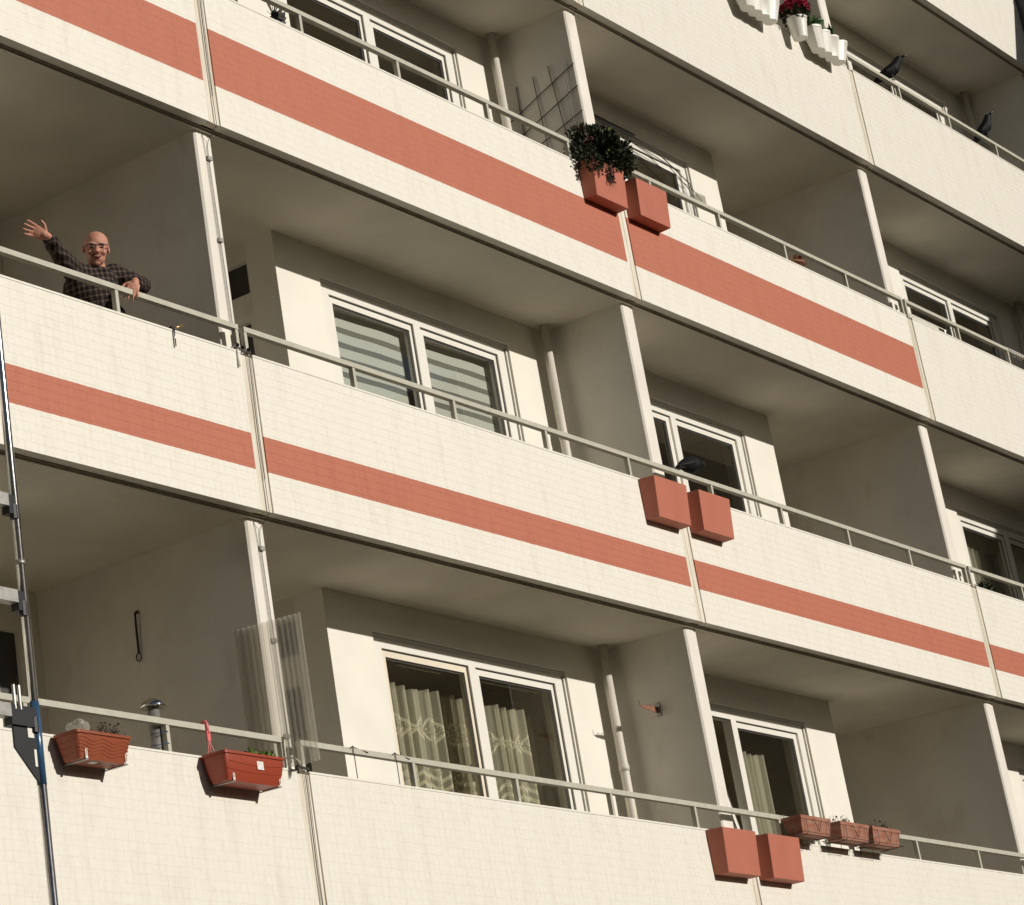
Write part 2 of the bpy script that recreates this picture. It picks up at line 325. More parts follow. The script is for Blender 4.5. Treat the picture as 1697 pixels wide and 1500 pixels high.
# ------------------------------------------------------------------ the apartment building
B = thing('apartment_building', 'pale concrete apartment block with tiled balcony parapets and red painted bands', 'building')
ROWS = range(-1, 6); BAYS = range(0, 4)          # bay k spans joint k-1 .. joint k ; joint 0 at x=0 is the one beside the waving man
def jx(j): return j * W
def parapet(r, b):
    x0 = jx(b - 1) + JG; x1 = jx(b) - JG; z0 = r * H; z1 = z0 + PH
    m = mat['fac2p'] if (r == 2 and b == 3) else mat['fac%d' % r]
    p = MB().box(x0 + .001, x1 - .001, 0.0010, 0.078, z0 + .001, z1 - .004).build('parapet_panel', m, B)
    MB().box(x0 - .004, x1 + .004, -0.004, 0.086, z1 - .0035, z1 + .010).build('coping', m, p)
    if r in (-1, 5): 
        MB().box(x0, x1, 0.0, .003, z0, z1 - .004).build('facing', m, p); return
    nr = 18; th = (z1 - .004 - z0) / nr; tw = 0.0605; gap = 0.0010 if r < 2 else 0.0007
    vs = []; fs = []; single = []; vg = .25 if (r, b) in ((0, 0), (1, 0), (0, 1)) else .10
    rnd = random.Random(r * 10 + b)
    for i in range(nr):
        off = 0.0; xs = [x0]; x = x0 + tw - off if off else x0 + tw
        while x < x1 - .012: xs.append(x); x += tw
        xs.append(x1)
        za = z0 + i * th + (gap / 2 if i else 0); zb = z0 + (i + 1) * th - gap / 2
        for a, c in zip(xs[:-1], xs[1:]):
            a2 = a + gap * vg; c2 = c - gap * vg; pr = rnd.uniform(-.0002, .0002)
            if r == 0 and b == 0 and i >= 11 and a > -2.62 and len(single) < 298:
                single.append((a2, c2, pr, za, zb)); continue
            n = len(vs)
            vs += [(a2, pr, za), (c2, pr, za), (c2, pr, zb), (a2, pr, zb), (a2, .0016, za), (c2, .0016, za), (c2, .0016, zb), (a2, .0016, zb)]
            fs += [(n, n + 1, n + 2, n + 3), (n, n + 4, n + 5, n + 1), (n + 1, n + 5, n + 6, n + 2), (n + 2, n + 6, n + 7, n + 3), (n + 3, n + 7, n + 4, n)]
    t = MB().add(vs, fs).build('tile_field', m, p); t['kind'] = 'stuff'
    proto = {}
    for a, c, pr, za, zb in single:
        k = round(c - a, 4), round(zb - za, 4)
        if k not in proto:
            o = MB().box(-k[0] / 2, k[0] / 2, 0, .0016, -k[1] / 2, k[1] / 2).build('tile', m, p); proto[k] = o.data
        else:
            o = bpy.data.objects.new('tile', proto[k]); COL.objects.link(o); o.parent = p
        o.location = ((a + c) / 2, pr, (za + zb) / 2)
for r in ROWS:
    for b in BAYS: parapet(r, b)
# joint strips between the panels, slabs, partitions
for r in ROWS:
    z0 = r * H
    for j in range(-1, 4):
        m = 'joint' if j in (0, 1) else 'jointc'
        jo = MB()
        x = jx(j)
        jo.box(x - JG + .0005, x - .006, .007, .07, z0 + .003, z0 + PH - .01).box(x + .006, x + JG - .0005, .010, .07, z0 + .003, z0 + PH - .01)
        jo.box(x - .006, x + .006, .016, .07, z0 + .004, z0 + PH - .012)
        jo.build('joint_strip', m, B)
        if r < 5:
            zt = z0 + H - .02; zb = z0 + .16; c = .014
            pm = MB()
            prof = [(x - T, YP + c), (x - T + c, YP), (x + T - c * .4, YP), (x + T, YP + c * .4), (x + T, YR), (x - T, YR)]
            pm.rings([[(a, d, zb) for a, d in prof], [(a, d, zt) for a, d in prof]])
            pm.build('partition_wall', 'part' if True else '', B)
    for b in BAYS:
        xa = jx(b - 1); xb = jx(b)
        MB().box(xa + .0005, xb - .0005, .098, YR + .25, z0 - .02, z0 + .16).build('balcony_slab', 'soffit', B)
        MB().box(xa + .0005, xb - .0005, .079, .097, z0 - .006, z0 + .15).build('slab_edge', 'slabedge', B)

# walls, windows, doors, railings
def window(r, b, opt):
    mir = (b % 2 == 0); jm = jx(b) if not mir else jx(b - 1)
    def X(x): return (x - W + jx(b)) if not mir else (W - x + jx(b - 1))     # local bay-1 coordinate -> world
    z0 = r * H
    def bx(mb, xa, xb, ya, yb, za, zb):
        a, c = sorted((X(xa), X(xb))); mb.box(a, c, ya, yb, z0 + za, z0 + zb)
    wn = empty('window', B)
    fr = MB(); YF = .926; zb0 = .95; zt = 2.498
    fm = 'upvcy' if opt.get('aged') else 'upvc'
    bx(fr, 2.302, 4.814, YF, 1.01, 2.427, zt); bx(fr, 2.302, 4.814, YF, 1.01, zb0, 1.03)
    bx(fr, 2.302, 2.399, YF, 1.01, 1.03, 2.427); bx(fr, 4.708, 4.814, YF, 1.01, 1.03, 2.427); bx(fr, 3.508, 3.600, YF, 1.01, 1.03, 2.427)
    fr.build('frame', 'upvc', wn)
    gk = MB()                                        # dark strips standing in for the shaded groove at each sash's top and side
    for a, c in ((2.399, 3.508), (3.600, 4.708)):
        bx(gk, a + .0005, c - .0005, .941, .944, 2.419, 2.4265); bx(gk, c - .007, c - .0005, .941, .944, 1.031, 2.419)
    gk.build('groove_shade', 'seal', wn)
    for side, (a, c, ia, ic) in (('l', (2.4005, 3.5065, 2.460, 3.469)), ('r', (3.6015, 4.7065, 3.662, 4.667))):
        tl = opt.get('tilt') == side
        sm = MB(); pm = MB(); sl_ = MB(); s0, s1, it, ib = 1.0315, 2.4255, 2.372, 1.09
        ya, yb2 = .946, .999
        if not tl:
            bx(sm, a, c, ya, yb2, it, s1); bx(sm, a, c, ya, yb2, s0, ib); bx(sm, a, ia, ya, yb2, ib, it); bx(sm, ic, c, ya, yb2, ib, it)
            bx(sl_, ia, ic, .962, .966, it - .013, it)
            bx(sl_, ia, ia + .011, .962, .966, ib, it - .013); bx(sl_, ic - .011, ic, .962, .966, ib, it - .013)
            bx(pm, ia, ic, .9675, .9705, ib, it)
            hd_ = MB(); hx = ic + .018; bx(hd_, hx - .008, hx + .008, .9995, 1.02, 1.66, 1.69); bx(hd_, hx - .007, hx + .007, 1.02, 1.035, 1.56, 1.69); hd_.build('handle', 'guide', wn)
        else:                                        # sash tilted open into the room
            def til(mb, xa, xb, oa, ob, za, zb, ang=0.17):
                ca, sa = math.cos(ang), math.sin(ang)
                def pt(x, o_, z): return (X(x), .95 + o_ * ca + (z - s0) * sa, z0 + s0 + (z - s0) * ca - o_ * sa)
                mb.hexa([pt(xa, oa, za), pt(xb, oa, za), pt(xb, ob, za), pt(xa, ob, za)], [pt(xa, oa, zb), pt(xb, oa, zb), pt(xb, ob, zb), pt(xa, ob, zb)])
            til(sm, a, c, 0, .05, it, s1); til(sm, a, c, 0, .05, s0, ib); til(sm, a, ia, 0, .05, ib, it); til(sm, ic, c, 0, .05, ib, it)
            til(pm, ia, ic, .022, .026, ib, it); til(sl_, ia, ic, .018, .021, it - .012, it)
        sa_ = sm.build('sash', fm if side == opt.get('agedside', side) else 'upvc', wn); pm.build('pane', 'glass', wn); sl_.build('seal', 'seal', wn)
    gd = MB()
    for a, c in ((2.276, 2.293), (4.825, 4.842)):
        g1 = MB(); bx(g1, a, c, .912, .99, zb0, zt - .02); g1.build('guide_rail', 'upvc', wn)
    sb = MB(); bx(sb, 2.272, 4.846, .918, 1.10, zt + .002, 2.528); bx(sb, 2.272, 4.846, .912, .918, 2.510, 2.528); sb.build('shutter_box', 'sbox', wn)
    # room behind
    if opt.get('room', 1):
        rm = MB(); a, c = sorted((X(2.0), X(5.3))); za, zb = z0 + .17, z0 + 2.66; y0, y1 = 1.16, 4.6
        rm.add([(a, y0, za), (c, y0, za), (c, y1, za), (a, y1, za), (a, y0, zb), (c, y0, zb), (c, y1, zb), (a, y1, zb)],
               [(0, 1, 2, 3), (7, 6, 5, 4), (2, 6, 7, 3), (1, 5, 6, 2), (0, 3, 7, 4)])
        rm.build('room_lining', 'room', wn)
def wall_bay(r, b):
    mir = (b % 2 == 0)
    def X(x): return (x - W + jx(b)) if not mir else (W - x + jx(b - 1))
    z0 = r * H
    def bx(mb, xa, xb, ya, yb, za, zb):
        a, c = sorted((X(xa), X(xb))); mb.box(a, c, ya, yb, z0 + za, z0 + zb)
    a = MB(); zf, zc = .16, 2.78; xl, xr = 1.72, W - T - .0005
    bx(a, xl, 2.268, YB, 1.15, zf, zc); bx(a, 4.850, xr, YB, 1.15, zf, zc); bx(a, 2.268, 4.850, YB, 1.15, 2.532, zc); bx(a, 2.268, 4.850, YB, 1.15, zf, .945)
    a.build('outer_wall', 'wall', B)
    s = MB()
    if not mir:     # side wall with the glazed balcony door facing the recess
        bx(s, xl, xl + .2, 1.1505, 1.16, zf, zc); bx(s, xl, xl + .2, 1.62, YR, zf, zc); bx(s, xl, xl + .2, 1.16, 1.62, 2.62, zc); bx(s, xl, xl + .2, 1.16, 1.62, 2.19, 2.36); bx(s, xl, xl + .2, 1.16, 1.62, zf, .3)
        s.build('side_wall', 'part', B)
        d = empty('balcony_door', B)
        bx(k := MB(), xl + .05, xl + .06, 1.16, 1.62, .3, 2.19); bx(k, xl + .05, xl + .06, 1.16, 1.62, 2.36, 2.62); k.build('pane', 'seal', d)
        bx(k := MB(), xl + .01, xl + .05, 1.16, 1.20, .3, 2.14); bx(k, xl + .01, xl + .05, 1.58, 1.62, .3, 2.14); bx(k, xl + .01, xl + .05, 1.16, 1.62, 2.14, 2.19); k.build('frame', 'part', d)
    else:
        bx(s, xl, xl + .2, 1.1505, YR, zf, zc); s.build('side_wall', 'part', B)
    bw = MB(); bx(bw, T + .001, xl - .0005, YR + .001, YR + .2, 2.60, zc); bx(bw, T + .001, .16, YR + .001, YR + .2, zf, 2.60); bx(bw, 1.25, xl - .0005, YR + .001, YR + .2, zf, 2.60); bw.build('recess_wall', 'part', B)
    d = empty('back_door', B)
    bx(k := MB(), .16, .30, YR + .01, YR + .07, zf, 2.60); bx(k, 1.11, 1.25, YR + .01, YR + .07, zf, 2.60); bx(k, .30, 1.11, YR + .01, YR + .07, 2.47, 2.60); bx(k, .30, 1.11, YR + .01, YR + .07, zf, .35); k.build('frame', 'part', d)
    bx(k := MB(), .30, 1.11, YR + .04, YR + .05, .35, 2.47); k.build('pane', 'seal', d)
OPT = {(0, 1): dict(aged=1, agedside='l'), (0, 2): dict(tilt='r'), (2, 2): dict()}
for r in range(-1, 5):
    for b in BAYS:
        wall_bay(r, b)
        if r >= 0: window(r, b, OPT.get((r, b), {}))
POSTS = (0.045, 1.245, 2.465, 3.690, 4.885, W - .045)
for r in range(0, 5):
    for b in BAYS:
        mir = (b % 2 == 0); xo = jx(b - 1); z0 = r * H
        ra = empty('railing', B)
        ps = [W - x for x in POSTS] if mir else POSTS
        ea, eb = (.030, .001) if b in (1, 3) else (.001, .135 if (r, b) == (0, 0) else .030)
        MB().box(xo + ea, xo + W - eb, .014, .056, z0 + 1.270, z0 + 1.306).build('rail', 'rail', ra)
        for x in ([p_ for p_ in ps if p_ < W - .1] if b in (1, 3) else [(p_ - .105 if (r == 0 and b == 0 and p_ > W - .1) else p_) for p_ in ps if p_ > .1]): MB().box(xo + x - .015, xo + x + .015, .018, .052, z0 + PH + .010, z0 + 1.270).build('post', 'rail', ra)
for r in range(0, 5):
    for b in (1, 3):
        z0 = r * H; x = jx(b) - .2275; y = .80
        dp = MB().tube([(x, y, z0 + .16), (x, y, z0 + 2.78)], .037, 14).build('downpipe', 'pipe', B, True)
        MB().tube([(x, y, z0 + 1.75), (x, y, z0 + 1.80)], .042, 14).build('pipe_collar', 'pipe', dp, True)
# ------------------------------------------------------------------ wing at the right end
wg = thing('projecting_wing', 'dark grey and maroon clad wing standing out at the right end of the facade', 'building', (3 * W + .02, 0, -3.75))
X4 = 3 * W + .10
MB().box(X4, X4 + 5, -4.0, 2.2, -3.75, 12.42).build('upper_block', 'dgrey', wg)
MB().box(X4 - .012, X4 - .001, -2.6, -.46, 10.6, 12.30).build('maroon_panel', 'maroon', wg)
MB().box(X4 + .002, X4 + 5, -13.0, -4.001, -3.75, 10.2).build('lower_block', 'dgrey', wg)
MB().box(X4 - .03, X4 - .001, -.45, 2.1, -3.75, 12.40).build('corner_trim', 'dgrey', wg)
# ------------------------------------------------------------------ window blinds and curtains
mat['blind_a'] = sheer_mat('blind_opaque_stripe', (0.86, 0.87, 0.80), 0.03, 0.25)[0]
mat['blind_b'] = sheer_mat('blind_sheer_stripe', (0.52, 0.52, 0.47), 0.45, 0.30)[0]
mat['voile'] = sheer_mat('voile', (0.85, 0.79, 0.62), 0.42, 0.30)[0]
def lace():
    m, N, L, b = sheer_mat('lace_curtain', (0.90, 0.83, 0.64), 0.55, 0.25)
    g = N.new('ShaderNodeNewGeometry'); sp = N.new('ShaderNodeSeparateXYZ'); L.new(g.outputs['Position'], sp.inputs[0])
    def mt(op, a, c=None):
        n = N.new('ShaderNodeMath'); n.operation = op
        for i, v in enumerate((a, c)):
            if v is None: continue
            if isinstance(v, (int, float)): n.inputs[i].default_value = v
            else: L.new(v, n.inputs[i])
        return n.outputs[0]
    tri = mt('PINGPONG', mt('DIVIDE', sp.outputs[0], 0.11), 0.5)            # 0 .. .5
    dia = mt('LESS_THAN', mt('ABSOLUTE', mt('SUBTRACT', sp.outputs[2], 1.965)), mt('MULTIPLY_ADD', tri, 0.17) if False else mt('ADD', mt('MULTIPLY', tri, 0.15), 0.022))
    din = mt('LESS_THAN', mt('ABSOLUTE', mt('SUBTRACT', sp.outputs[2], 1.965)), mt('SUBTRACT', mt('MULTIPLY', tri, 0.15), 0.004))
    che = mt('GREATER_THAN', mt('FRACT', mt('DIVIDE', mt('ADD', sp.outputs[2], mt('MULTIPLY', tri, 0.10)), 0.075)), 0.58)
    low = mt('MULTIPLY', che, mt('LESS_THAN', sp.outputs[2], 1.66))
    vo = N.new('ShaderNodeTexVoronoi'); vo.inputs['Scale'].default_value = 60; L.new(g.outputs['Position'], vo.inputs['Vector'])
    holes = mt('LESS_THAN', vo.outputs[0], 0.40)
    inner = mt('MULTIPLY', din, holes)
    edge = mt('SUBTRACT', dia, din)
    f = mt('MINIMUM', mt('ADD', mt('ADD', edge, inner), low), 1.0)
    op = mt('SUBTRACT', 0.55, mt('MULTIPLY', f, 0.52))
    L.new(op, b.inputs[0]); return m
mat['lace'] = lace()
def zebra(x0, x1, label):
    b = thing('zebra_blind', label, 'blind', ((x0 + x1) / 2, 1.03, 5.18), 'striped blinds behind one window')
    z = 5.178; k = 0; n = 14
    MB().tube([(x0, 1.045, 5.20), (x1, 1.045, 5.20)], .018, 10).build('roller', 'guide', b, True)
    while z > 3.95:
        hgt = .047 if k % 2 == 0 else .078
        mb = MB(); a = []; c = []
        for i in range(n + 1):
            t = i / n; x = x0 + (x1 - x0) * t; y = 1.045 + .009 * math.sin(t * 5.1 + .6) + .002 * math.sin(t * 13 + k)
            a.append((x, y, z)); c.append((x, y, z - hgt + .0008))
        mb.rings([a, c], False, False); mb.build('sheer_stripe' if k % 2 == 0 else 'opaque_stripe', 'blind_b' if k % 2 == 0 else 'blind_a', b, True)
        z -= hgt; k += 1
zebra(2.44, 3.462, 'grey and cream striped blind behind the left pane of the middle left window')
zebra(3.64, 4.69, 'grey and cream striped blind behind the right pane of the middle left window')
def curtain(x0, x1, y, zt, zb, m, label, folds=4, amp=.035, grp=None, ph=0.0):
    o = MB(); n = int(folds * 10); r0 = []; r1 = []; rm = []
    for i in range(n + 1):
        t = i / n; x = x0 + (x1 - x0) * t; yy = y + amp * math.sin(2 * math.pi * folds * t + ph) + amp * .4 * math.sin(2 * math.pi * folds * 2.3 * t)
        r0.append((x, yy, zt + .008 * math.sin(9 * t + ph))); rm.append((x + .01 * math.sin(7 * t), yy, (zt + zb) / 2)); r1.append((x + .015 * math.sin(5 * t), yy * 1.0 + .01 * math.sin(11 * t), zb))
    o.rings([r0, rm, r1], False, False)
    c = o.build('curtain', m, None, True, (x0, y, zb)); return tag(c, label, 'curtain', grp)
curtain(2.72, 3.44, 1.20, 2.268, .55, 'lace', 'lace curtain with zigzag border bunched at the left of the lower left window', 5)
curtain(3.52, 3.84, 1.20, 2.258, .55, 'lace', 'narrow lace curtain beside the middle post of the lower left window', 3)
curtain(4.10, 4.58, 1.20, 2.248, .55, 'lace', 'lace curtain with zigzag border behind the right pane of the lower left window', 4)
curtain(4.66, 5.02, 1.28, 2.248, .55, 'voile', 'plain dim curtain at the far right edge of the lower left window', 2, .02)
for a, c, lb in ((2.70, 3.50, 'left'), (3.78, 4.86, 'right')):
    tag(MB().box(a + .12, c - .12, 1.10, 1.115, 2.392, 2.402).build('curtain_rod', 'guide', None, False, (a, 1.1, 2.39)), 'thin pale rod across the top of the %s lace curtain pane' % lb, 'curtain rod')
curtain(8.02, 8.44, 1.20, 2.25, .5, 'voile', 'sheer curtain gathered behind the tilted window beside three terracotta troughs', 4, .03)
curtain(7.25, 7.62, 1.22, 2.25, .5, 'voile', 'sheer curtain seen through the gap of the tilted open sash', 3, .03)
curtain(14.02, 14.98, 1.20, 5.27, 3.5, 'voile', 'pleated cream curtain behind the left pane at the right edge', 8, .035)
curtain(15.1, 16.0, 1.20, 5.27, 3.5, 'voile', 'pleated cream curtain behind the right pane at the right edge', 7, .035)

# ------------------------------------------------------------------ red box planters hung on the parapets
def red_planter(x, r, label):
    z0 = r * H; zt = z0 + 1.092; zb = z0 + .752
    p = thing('box_planter', label, 'planter', (x, -.07, zb), 'red box planters hung in pairs over the panel joint')
    x0, x1 = x - .25, x + .25; w_ = .014
    def ring(f, z, ins=0.0): return [(x0 + ins + f * .006, -.138 + ins + f * .022, z), (x1 - ins - f * .006, -.138 + ins + f * .022, z), (x1 + .012 - ins - f * .006, -.0055 - ins, z), (x0 - .020 + ins + f * .006, -.0055 - ins, z)]
    mb = MB(); mb.rings([ring(0, zt - .05, w_), ring(0, zt, w_), ring(0, zt), ring(1, zb)], True, True)
    o = mb.build('trough', 'redbox', p); bevel(o, .004, 2)
    MB().box(x0 + w_ + .001, x1 - w_ - .001, -.138 + w_ + .001, -.0055 - w_ - .001, zt - .049, zt - .02).build('soil', 'soil', p)
    for hx in (x0 + .06, x1 - .06):
        MB().box(hx - .015, hx + .015, -.030, .10, zt + .0115, zt + .0145).box(hx - .015, hx + .015, -.030, -.027, zt - .04, zt + .0115).build('hook', 'steeldull', p)
    return p
names = {0: 'lowest', 1: 'middle', 2: 'uppermost'}
extra = {(0, 0): 'empty left red box planter of the lowest pair, left of three troughs', (0, 1): 'empty right red box planter of the lowest pair, beside the terracotta troughs',
         (1, 0): 'empty left red box planter of the middle pair, under the black crow', (1, 1): 'empty right red box planter of the middle pair, right of the crow',
         (2, 0): 'red box planter overgrown by a dark bushy plant', (2, 1): 'empty red box planter right of the bushy plant on the upper balcony'}
for r in (0, 1, 2):
    for k, x in enumerate((5.207, 5.902)): red_planter(x, r, extra[(r, k)])
def foliage(mb, c, rad, n, ln, wd, hollow=.55, updir=.3):
    c = Vector(c)
    for _ in range(n):
        d = Vector((random.gauss(0, 1), random.gauss(0, 1), random.gauss(0, 1))).normalized(); t = hollow + (1 - hollow) * random.random() ** .6
        t *= random.uniform(.86, 1.12)
        p = c + Vector((d.x * rad[0] * t, d.y * rad[1] * t, d.z * rad[2] * t))
        mb.leaf(p, d + Vector((random.uniform(-.8, .8), random.uniform(-.8, .8), random.uniform(-.5, .5) + updir)), ln * random.uniform(.6, 1.3), wd * random.uniform(.7, 1.2))
bs = thing('bushy_plant', 'dark bushy plant spilling over the upper red planter', 'plant', (5.22, -.07, 6.66))
mb = MB()
for c, rd, n in (((5.10, -.03, 6.84), (.17, .15, .15), 420), ((5.32, -.05, 6.90), (.18, .15, .15), 420), ((5.20, .02, 6.98), (.2, .14, .13), 380), ((4.97, -.06, 6.72), (.11, .11, .13), 260), ((5.46, -.08, 6.80), (.13, .13, .15), 330), ((5.30, -.13, 6.76), (.16, .08, .10), 300), ((5.20, -.02, 6.85), (.3, .19, .2), 300), ((4.99, -.13, 6.64), (.08, .06, .10), 200), ((5.52, -.10, 6.88), (.12, .12, .13), 300), ((5.27, -.05, 6.88), (.29, .17, .18), 3600), ((5.58, -.06, 6.84), (.10, .10, .12), 300), ((5.48, -.14, 6.74), (.10, .07, .10), 220)):
    foliage(mb, c, rd, n, .042, .024, .25)
mb.build('leaves', 'leaf', bs)
mb = MB()
foliage(mb, (5.30, -.05, 6.88), (.30, .2, .19), 70, .045, .025, .9); mb.build('bright_leaves', 'leafg', bs)
mb = MB()
for _ in range(26):
    a = Vector((5.2 + random.uniform(-.2, .2), -.06, 6.70)); mb.tube([a, a + Vector((random.uniform(-.12, .12), random.uniform(-.08, .08), random.uniform(.12, .3)))], .003, 4)
mb.build('stems', 'dry', bs)
mb = MB()
for k in range(9):
    x = 5.19 + random.uniform(-.05, .06); a = Vector((x, -.125, 6.70)); pts = [a, a + Vector((0, -.03, -.05)), a + Vector((random.uniform(-.02, .02), -.025, -.12)), a + Vector((random.uniform(-.03, .03), -.018, -.17 - random.uniform(0, .05)))]
    mb.tube(pts, .002, 4)
    for q in range(16):
        t = random.random(); p = pts[1].lerp(pts[3], t); mb.leaf(p, (random.uniform(-1, 1), random.uniform(-.6, .1), random.uniform(-1, .3)), .026, .014)
mb.build('trailing_shoots', 'dry', bs)
for c, m_ in (((5.08, -.02, 7.03), 'petal2'), ((5.30, .0, 7.07), 'tag'), ((5.36, -.02, 7.05), 'tag'), ((4.98, -.12, 6.87), 'petal2')):
    mb = MB(); foliage(mb, c, (.032, .032, .026), 34, .03, .024, .2); mb.build('flower', m_, bs)

# ------------------------------------------------------------------ plastic troughs on the lowest left parapet
def trough(x0, x1, zt, zb, mname, label, wavy, bow):
    t = thing('flower_trough', label, 'planter', ((x0 + x1) / 2, -.1, zb), 'plastic flower troughs hung on the lower left parapet')
    cx = (x0 + x1) / 2
    def ring(z, f, ins=0.0, n=6):
        # rounded rectangle
        hx = (x1 - x0) / 2 - f - ins; y0 = -.20 + f * .9 + ins; y1 = -.012 - f * .6 - ins; rc = max(.004, .022 - ins); out = []
        for (sx, yy, a0) in ((1, y1, 0), (-1, y1, 90), (-1, y0, 180), (1, y0, 270)):
            ccx = cx + sx * (hx - rc); ccy = yy - rc if yy == y1 else yy + rc
            for k in range(n):
                a = math.radians(a0 + 90 * k / (n - 1)); out.append((ccx + rc * math.cos(a), ccy + rc * math.sin(a), z))
        return out
    hgt = zt - zb
    prof = [(zt - .03, .012, .008), (zt, .0, .006), (zt, -.004, 0), (zt - .016, -.004, 0), (zt - .018, .006, 0)]
    for k in range(1, 9):
        u = k / 8; f = .006 + (.034 * u ** bow); prof.append((zt - .018 - (hgt - .018) * u, f, 0))
    mb = MB().rings([ring(*p) for p in prof], True, True)
    o = mb.build('body', mname, t, True)
    o.data.polygons.foreach_set('use_smooth', [len(p.vertices) == 4 for p in o.data.polygons])
    md = o.modifiers.new('es', 'EDGE_SPLIT'); md.split_angle = math.radians(35)
    # moulded grooves on the front as raised ribs
    for k in range(5 if wavy else 2):
        u = (k + 1) / (6 if wavy else 3); z = zt - .026 - (hgt - .04) * u; pts = []
        for i in range(41):
            v = i / 40; x = x0 + .03 + (x1 - x0 - .06) * v
            dz = .009 * math.sin(2 * math.pi * (v * 2.4 + .1 + k * .02)) if wavy else .012 * (2 * v - 1) ** 2
            uu = (zt - .018 - (z + dz)) / (hgt - .018); f = .006 + .034 * max(uu, 0) ** bow
            pts.append((x, -.20 + f * .9 - .0005, z + dz))
        MB().tube(pts, .0022, 5).build('rib', mname, t, True)
    if wavy:
        for k in range(3):
            pts = []
            for i in range(13):
                v = i / 12; z = zb + .035 + k * .035 + .006 * math.sin(7 * v); uu = (zt - .018 - z) / (hgt - .018); f = .006 + .034 * uu ** bow
                pts.append((x0 + f - .0005, -.17 + .13 * v, z))
            MB().tube(pts, .002, 5).build('rib', mname, t, True)
    MB().box(x0 + .02, x1 - .02, -.18, -.03, zt - .035, zt - .02).build('soil', 'soil', t)
    for hx in (x0 + .085, x1 - .045):
        MB().box(hx - .009, hx + .009, -.178, -.172, zb + .002, zb + .065).build('bracket_clip', 'white', t)
        MB().box(hx - .003, hx + .003, -.1785, -.1780, zb + .016, zb + .05).build('bracket_slot', 'rust', t)
        MB().box(hx - .010, hx + .010, -.178, -.004, zb - .006, zb - .0015).box(hx - .010, hx + .010, -.008, -.004, zb - .0015, zt + .012).box(hx - .010, hx + .010, -.008, .09, zt + .012, zt + .015).build('bracket', 'steeldull', t)
    return t
t1 = trough(-2.300, -1.834, 1.089, .934, 'terra', 'brown plastic trough with wavy ribs holding dead stems', True, 1.1)
t2 = trough(-1.006, -.434, 1.097, .925, 'terra2', 'red plastic trough with small white sticker and green leaves', False, 1.8)
tz = MB().box(-.705, -.645, -.1935, -.1915, 1.005, 1.06).build('sticker', 'tag', t2)
MB().box(-2.13, -2.08, -.14, -.10, .9315, .9335).build('sticker', 'tag', t1)
for x in (-2.04, -1.93): MB().lathe([(.011, 0), (.011, .002)], (x, -.11, .9318), 12).build('drain_hole', 'black', t1)
mb = MB()
for k in range(70):
    x = -2.02 + random.random() * .17; a = Vector((x, -.1 + random.uniform(-.05, .04), 1.07)); b_ = a + Vector((random.uniform(-.03, .03), random.uniform(-.03, .03), random.uniform(.03, .10)))
    mb.tube([a, (a + b_) / 2 + Vector((random.uniform(-.008, .008), 0, 0)), b_], .0022, 4); mb.leaf(b_, (random.uniform(-1, 1), random.uniform(-1, 1), .2), .022, .014)
mb.build('dead_stems', 'dry', tag(thing('dead_plant', 'dead brown stems in the wavy brown trough', 'plant', (-1.94, -.1, 1.06)), 'dead brown stems in the wavy brown trough', 'plant'))
mb = MB()
for k in range(10):
    a = Vector((-2.07 + random.uniform(-.02, .02), -.1, 1.065)); mb.leaf(a, (random.uniform(-.6, .6), random.uniform(-.4, .4), 1), .06, .010)
tag(mb.build('grass_tuft', 'leafm', None, False, (-2.07, -.1, 1.06)), 'small green tuft behind the plastic bag in the brown trough', 'plant')
def bagp(mb):
    for k in range(16): mb.ell((-2.17 + random.uniform(-.06, .06), -.10 + random.uniform(-.035, .035), 1.115 + random.uniform(-.03, .045)), (random.uniform(.015, .032),) * 3, None, 7, 5)
    mb.ell((-2.17, -.10, 1.115), (.075, .05, .045), None, 9, 6); mb.ell((-2.155, -.10, 1.145), (.022, .02, .03), None, 7, 5)
bg_ = blob('plastic_bag', 'film', None, bagp, .009, 1); tag(bg_, 'crumpled clear plastic bag in the brown trough', 'bag')
gp = thing('leafy_plant', 'small green leafy plant in the right end of the red trough', 'plant', (-.55, -.1, 1.08))
mb = MB()
for k in range(130):
    a = Vector((-.60 + random.uniform(-.12, .13), -.10 + random.uniform(-.07, .05), 1.095 + random.uniform(0, .03))); mb.leaf(a, (random.uniform(-1, 1), random.uniform(-1, .5), random.uniform(-.2, .9)), .034, .022)
mb.build('leaves', 'leafg', gp)

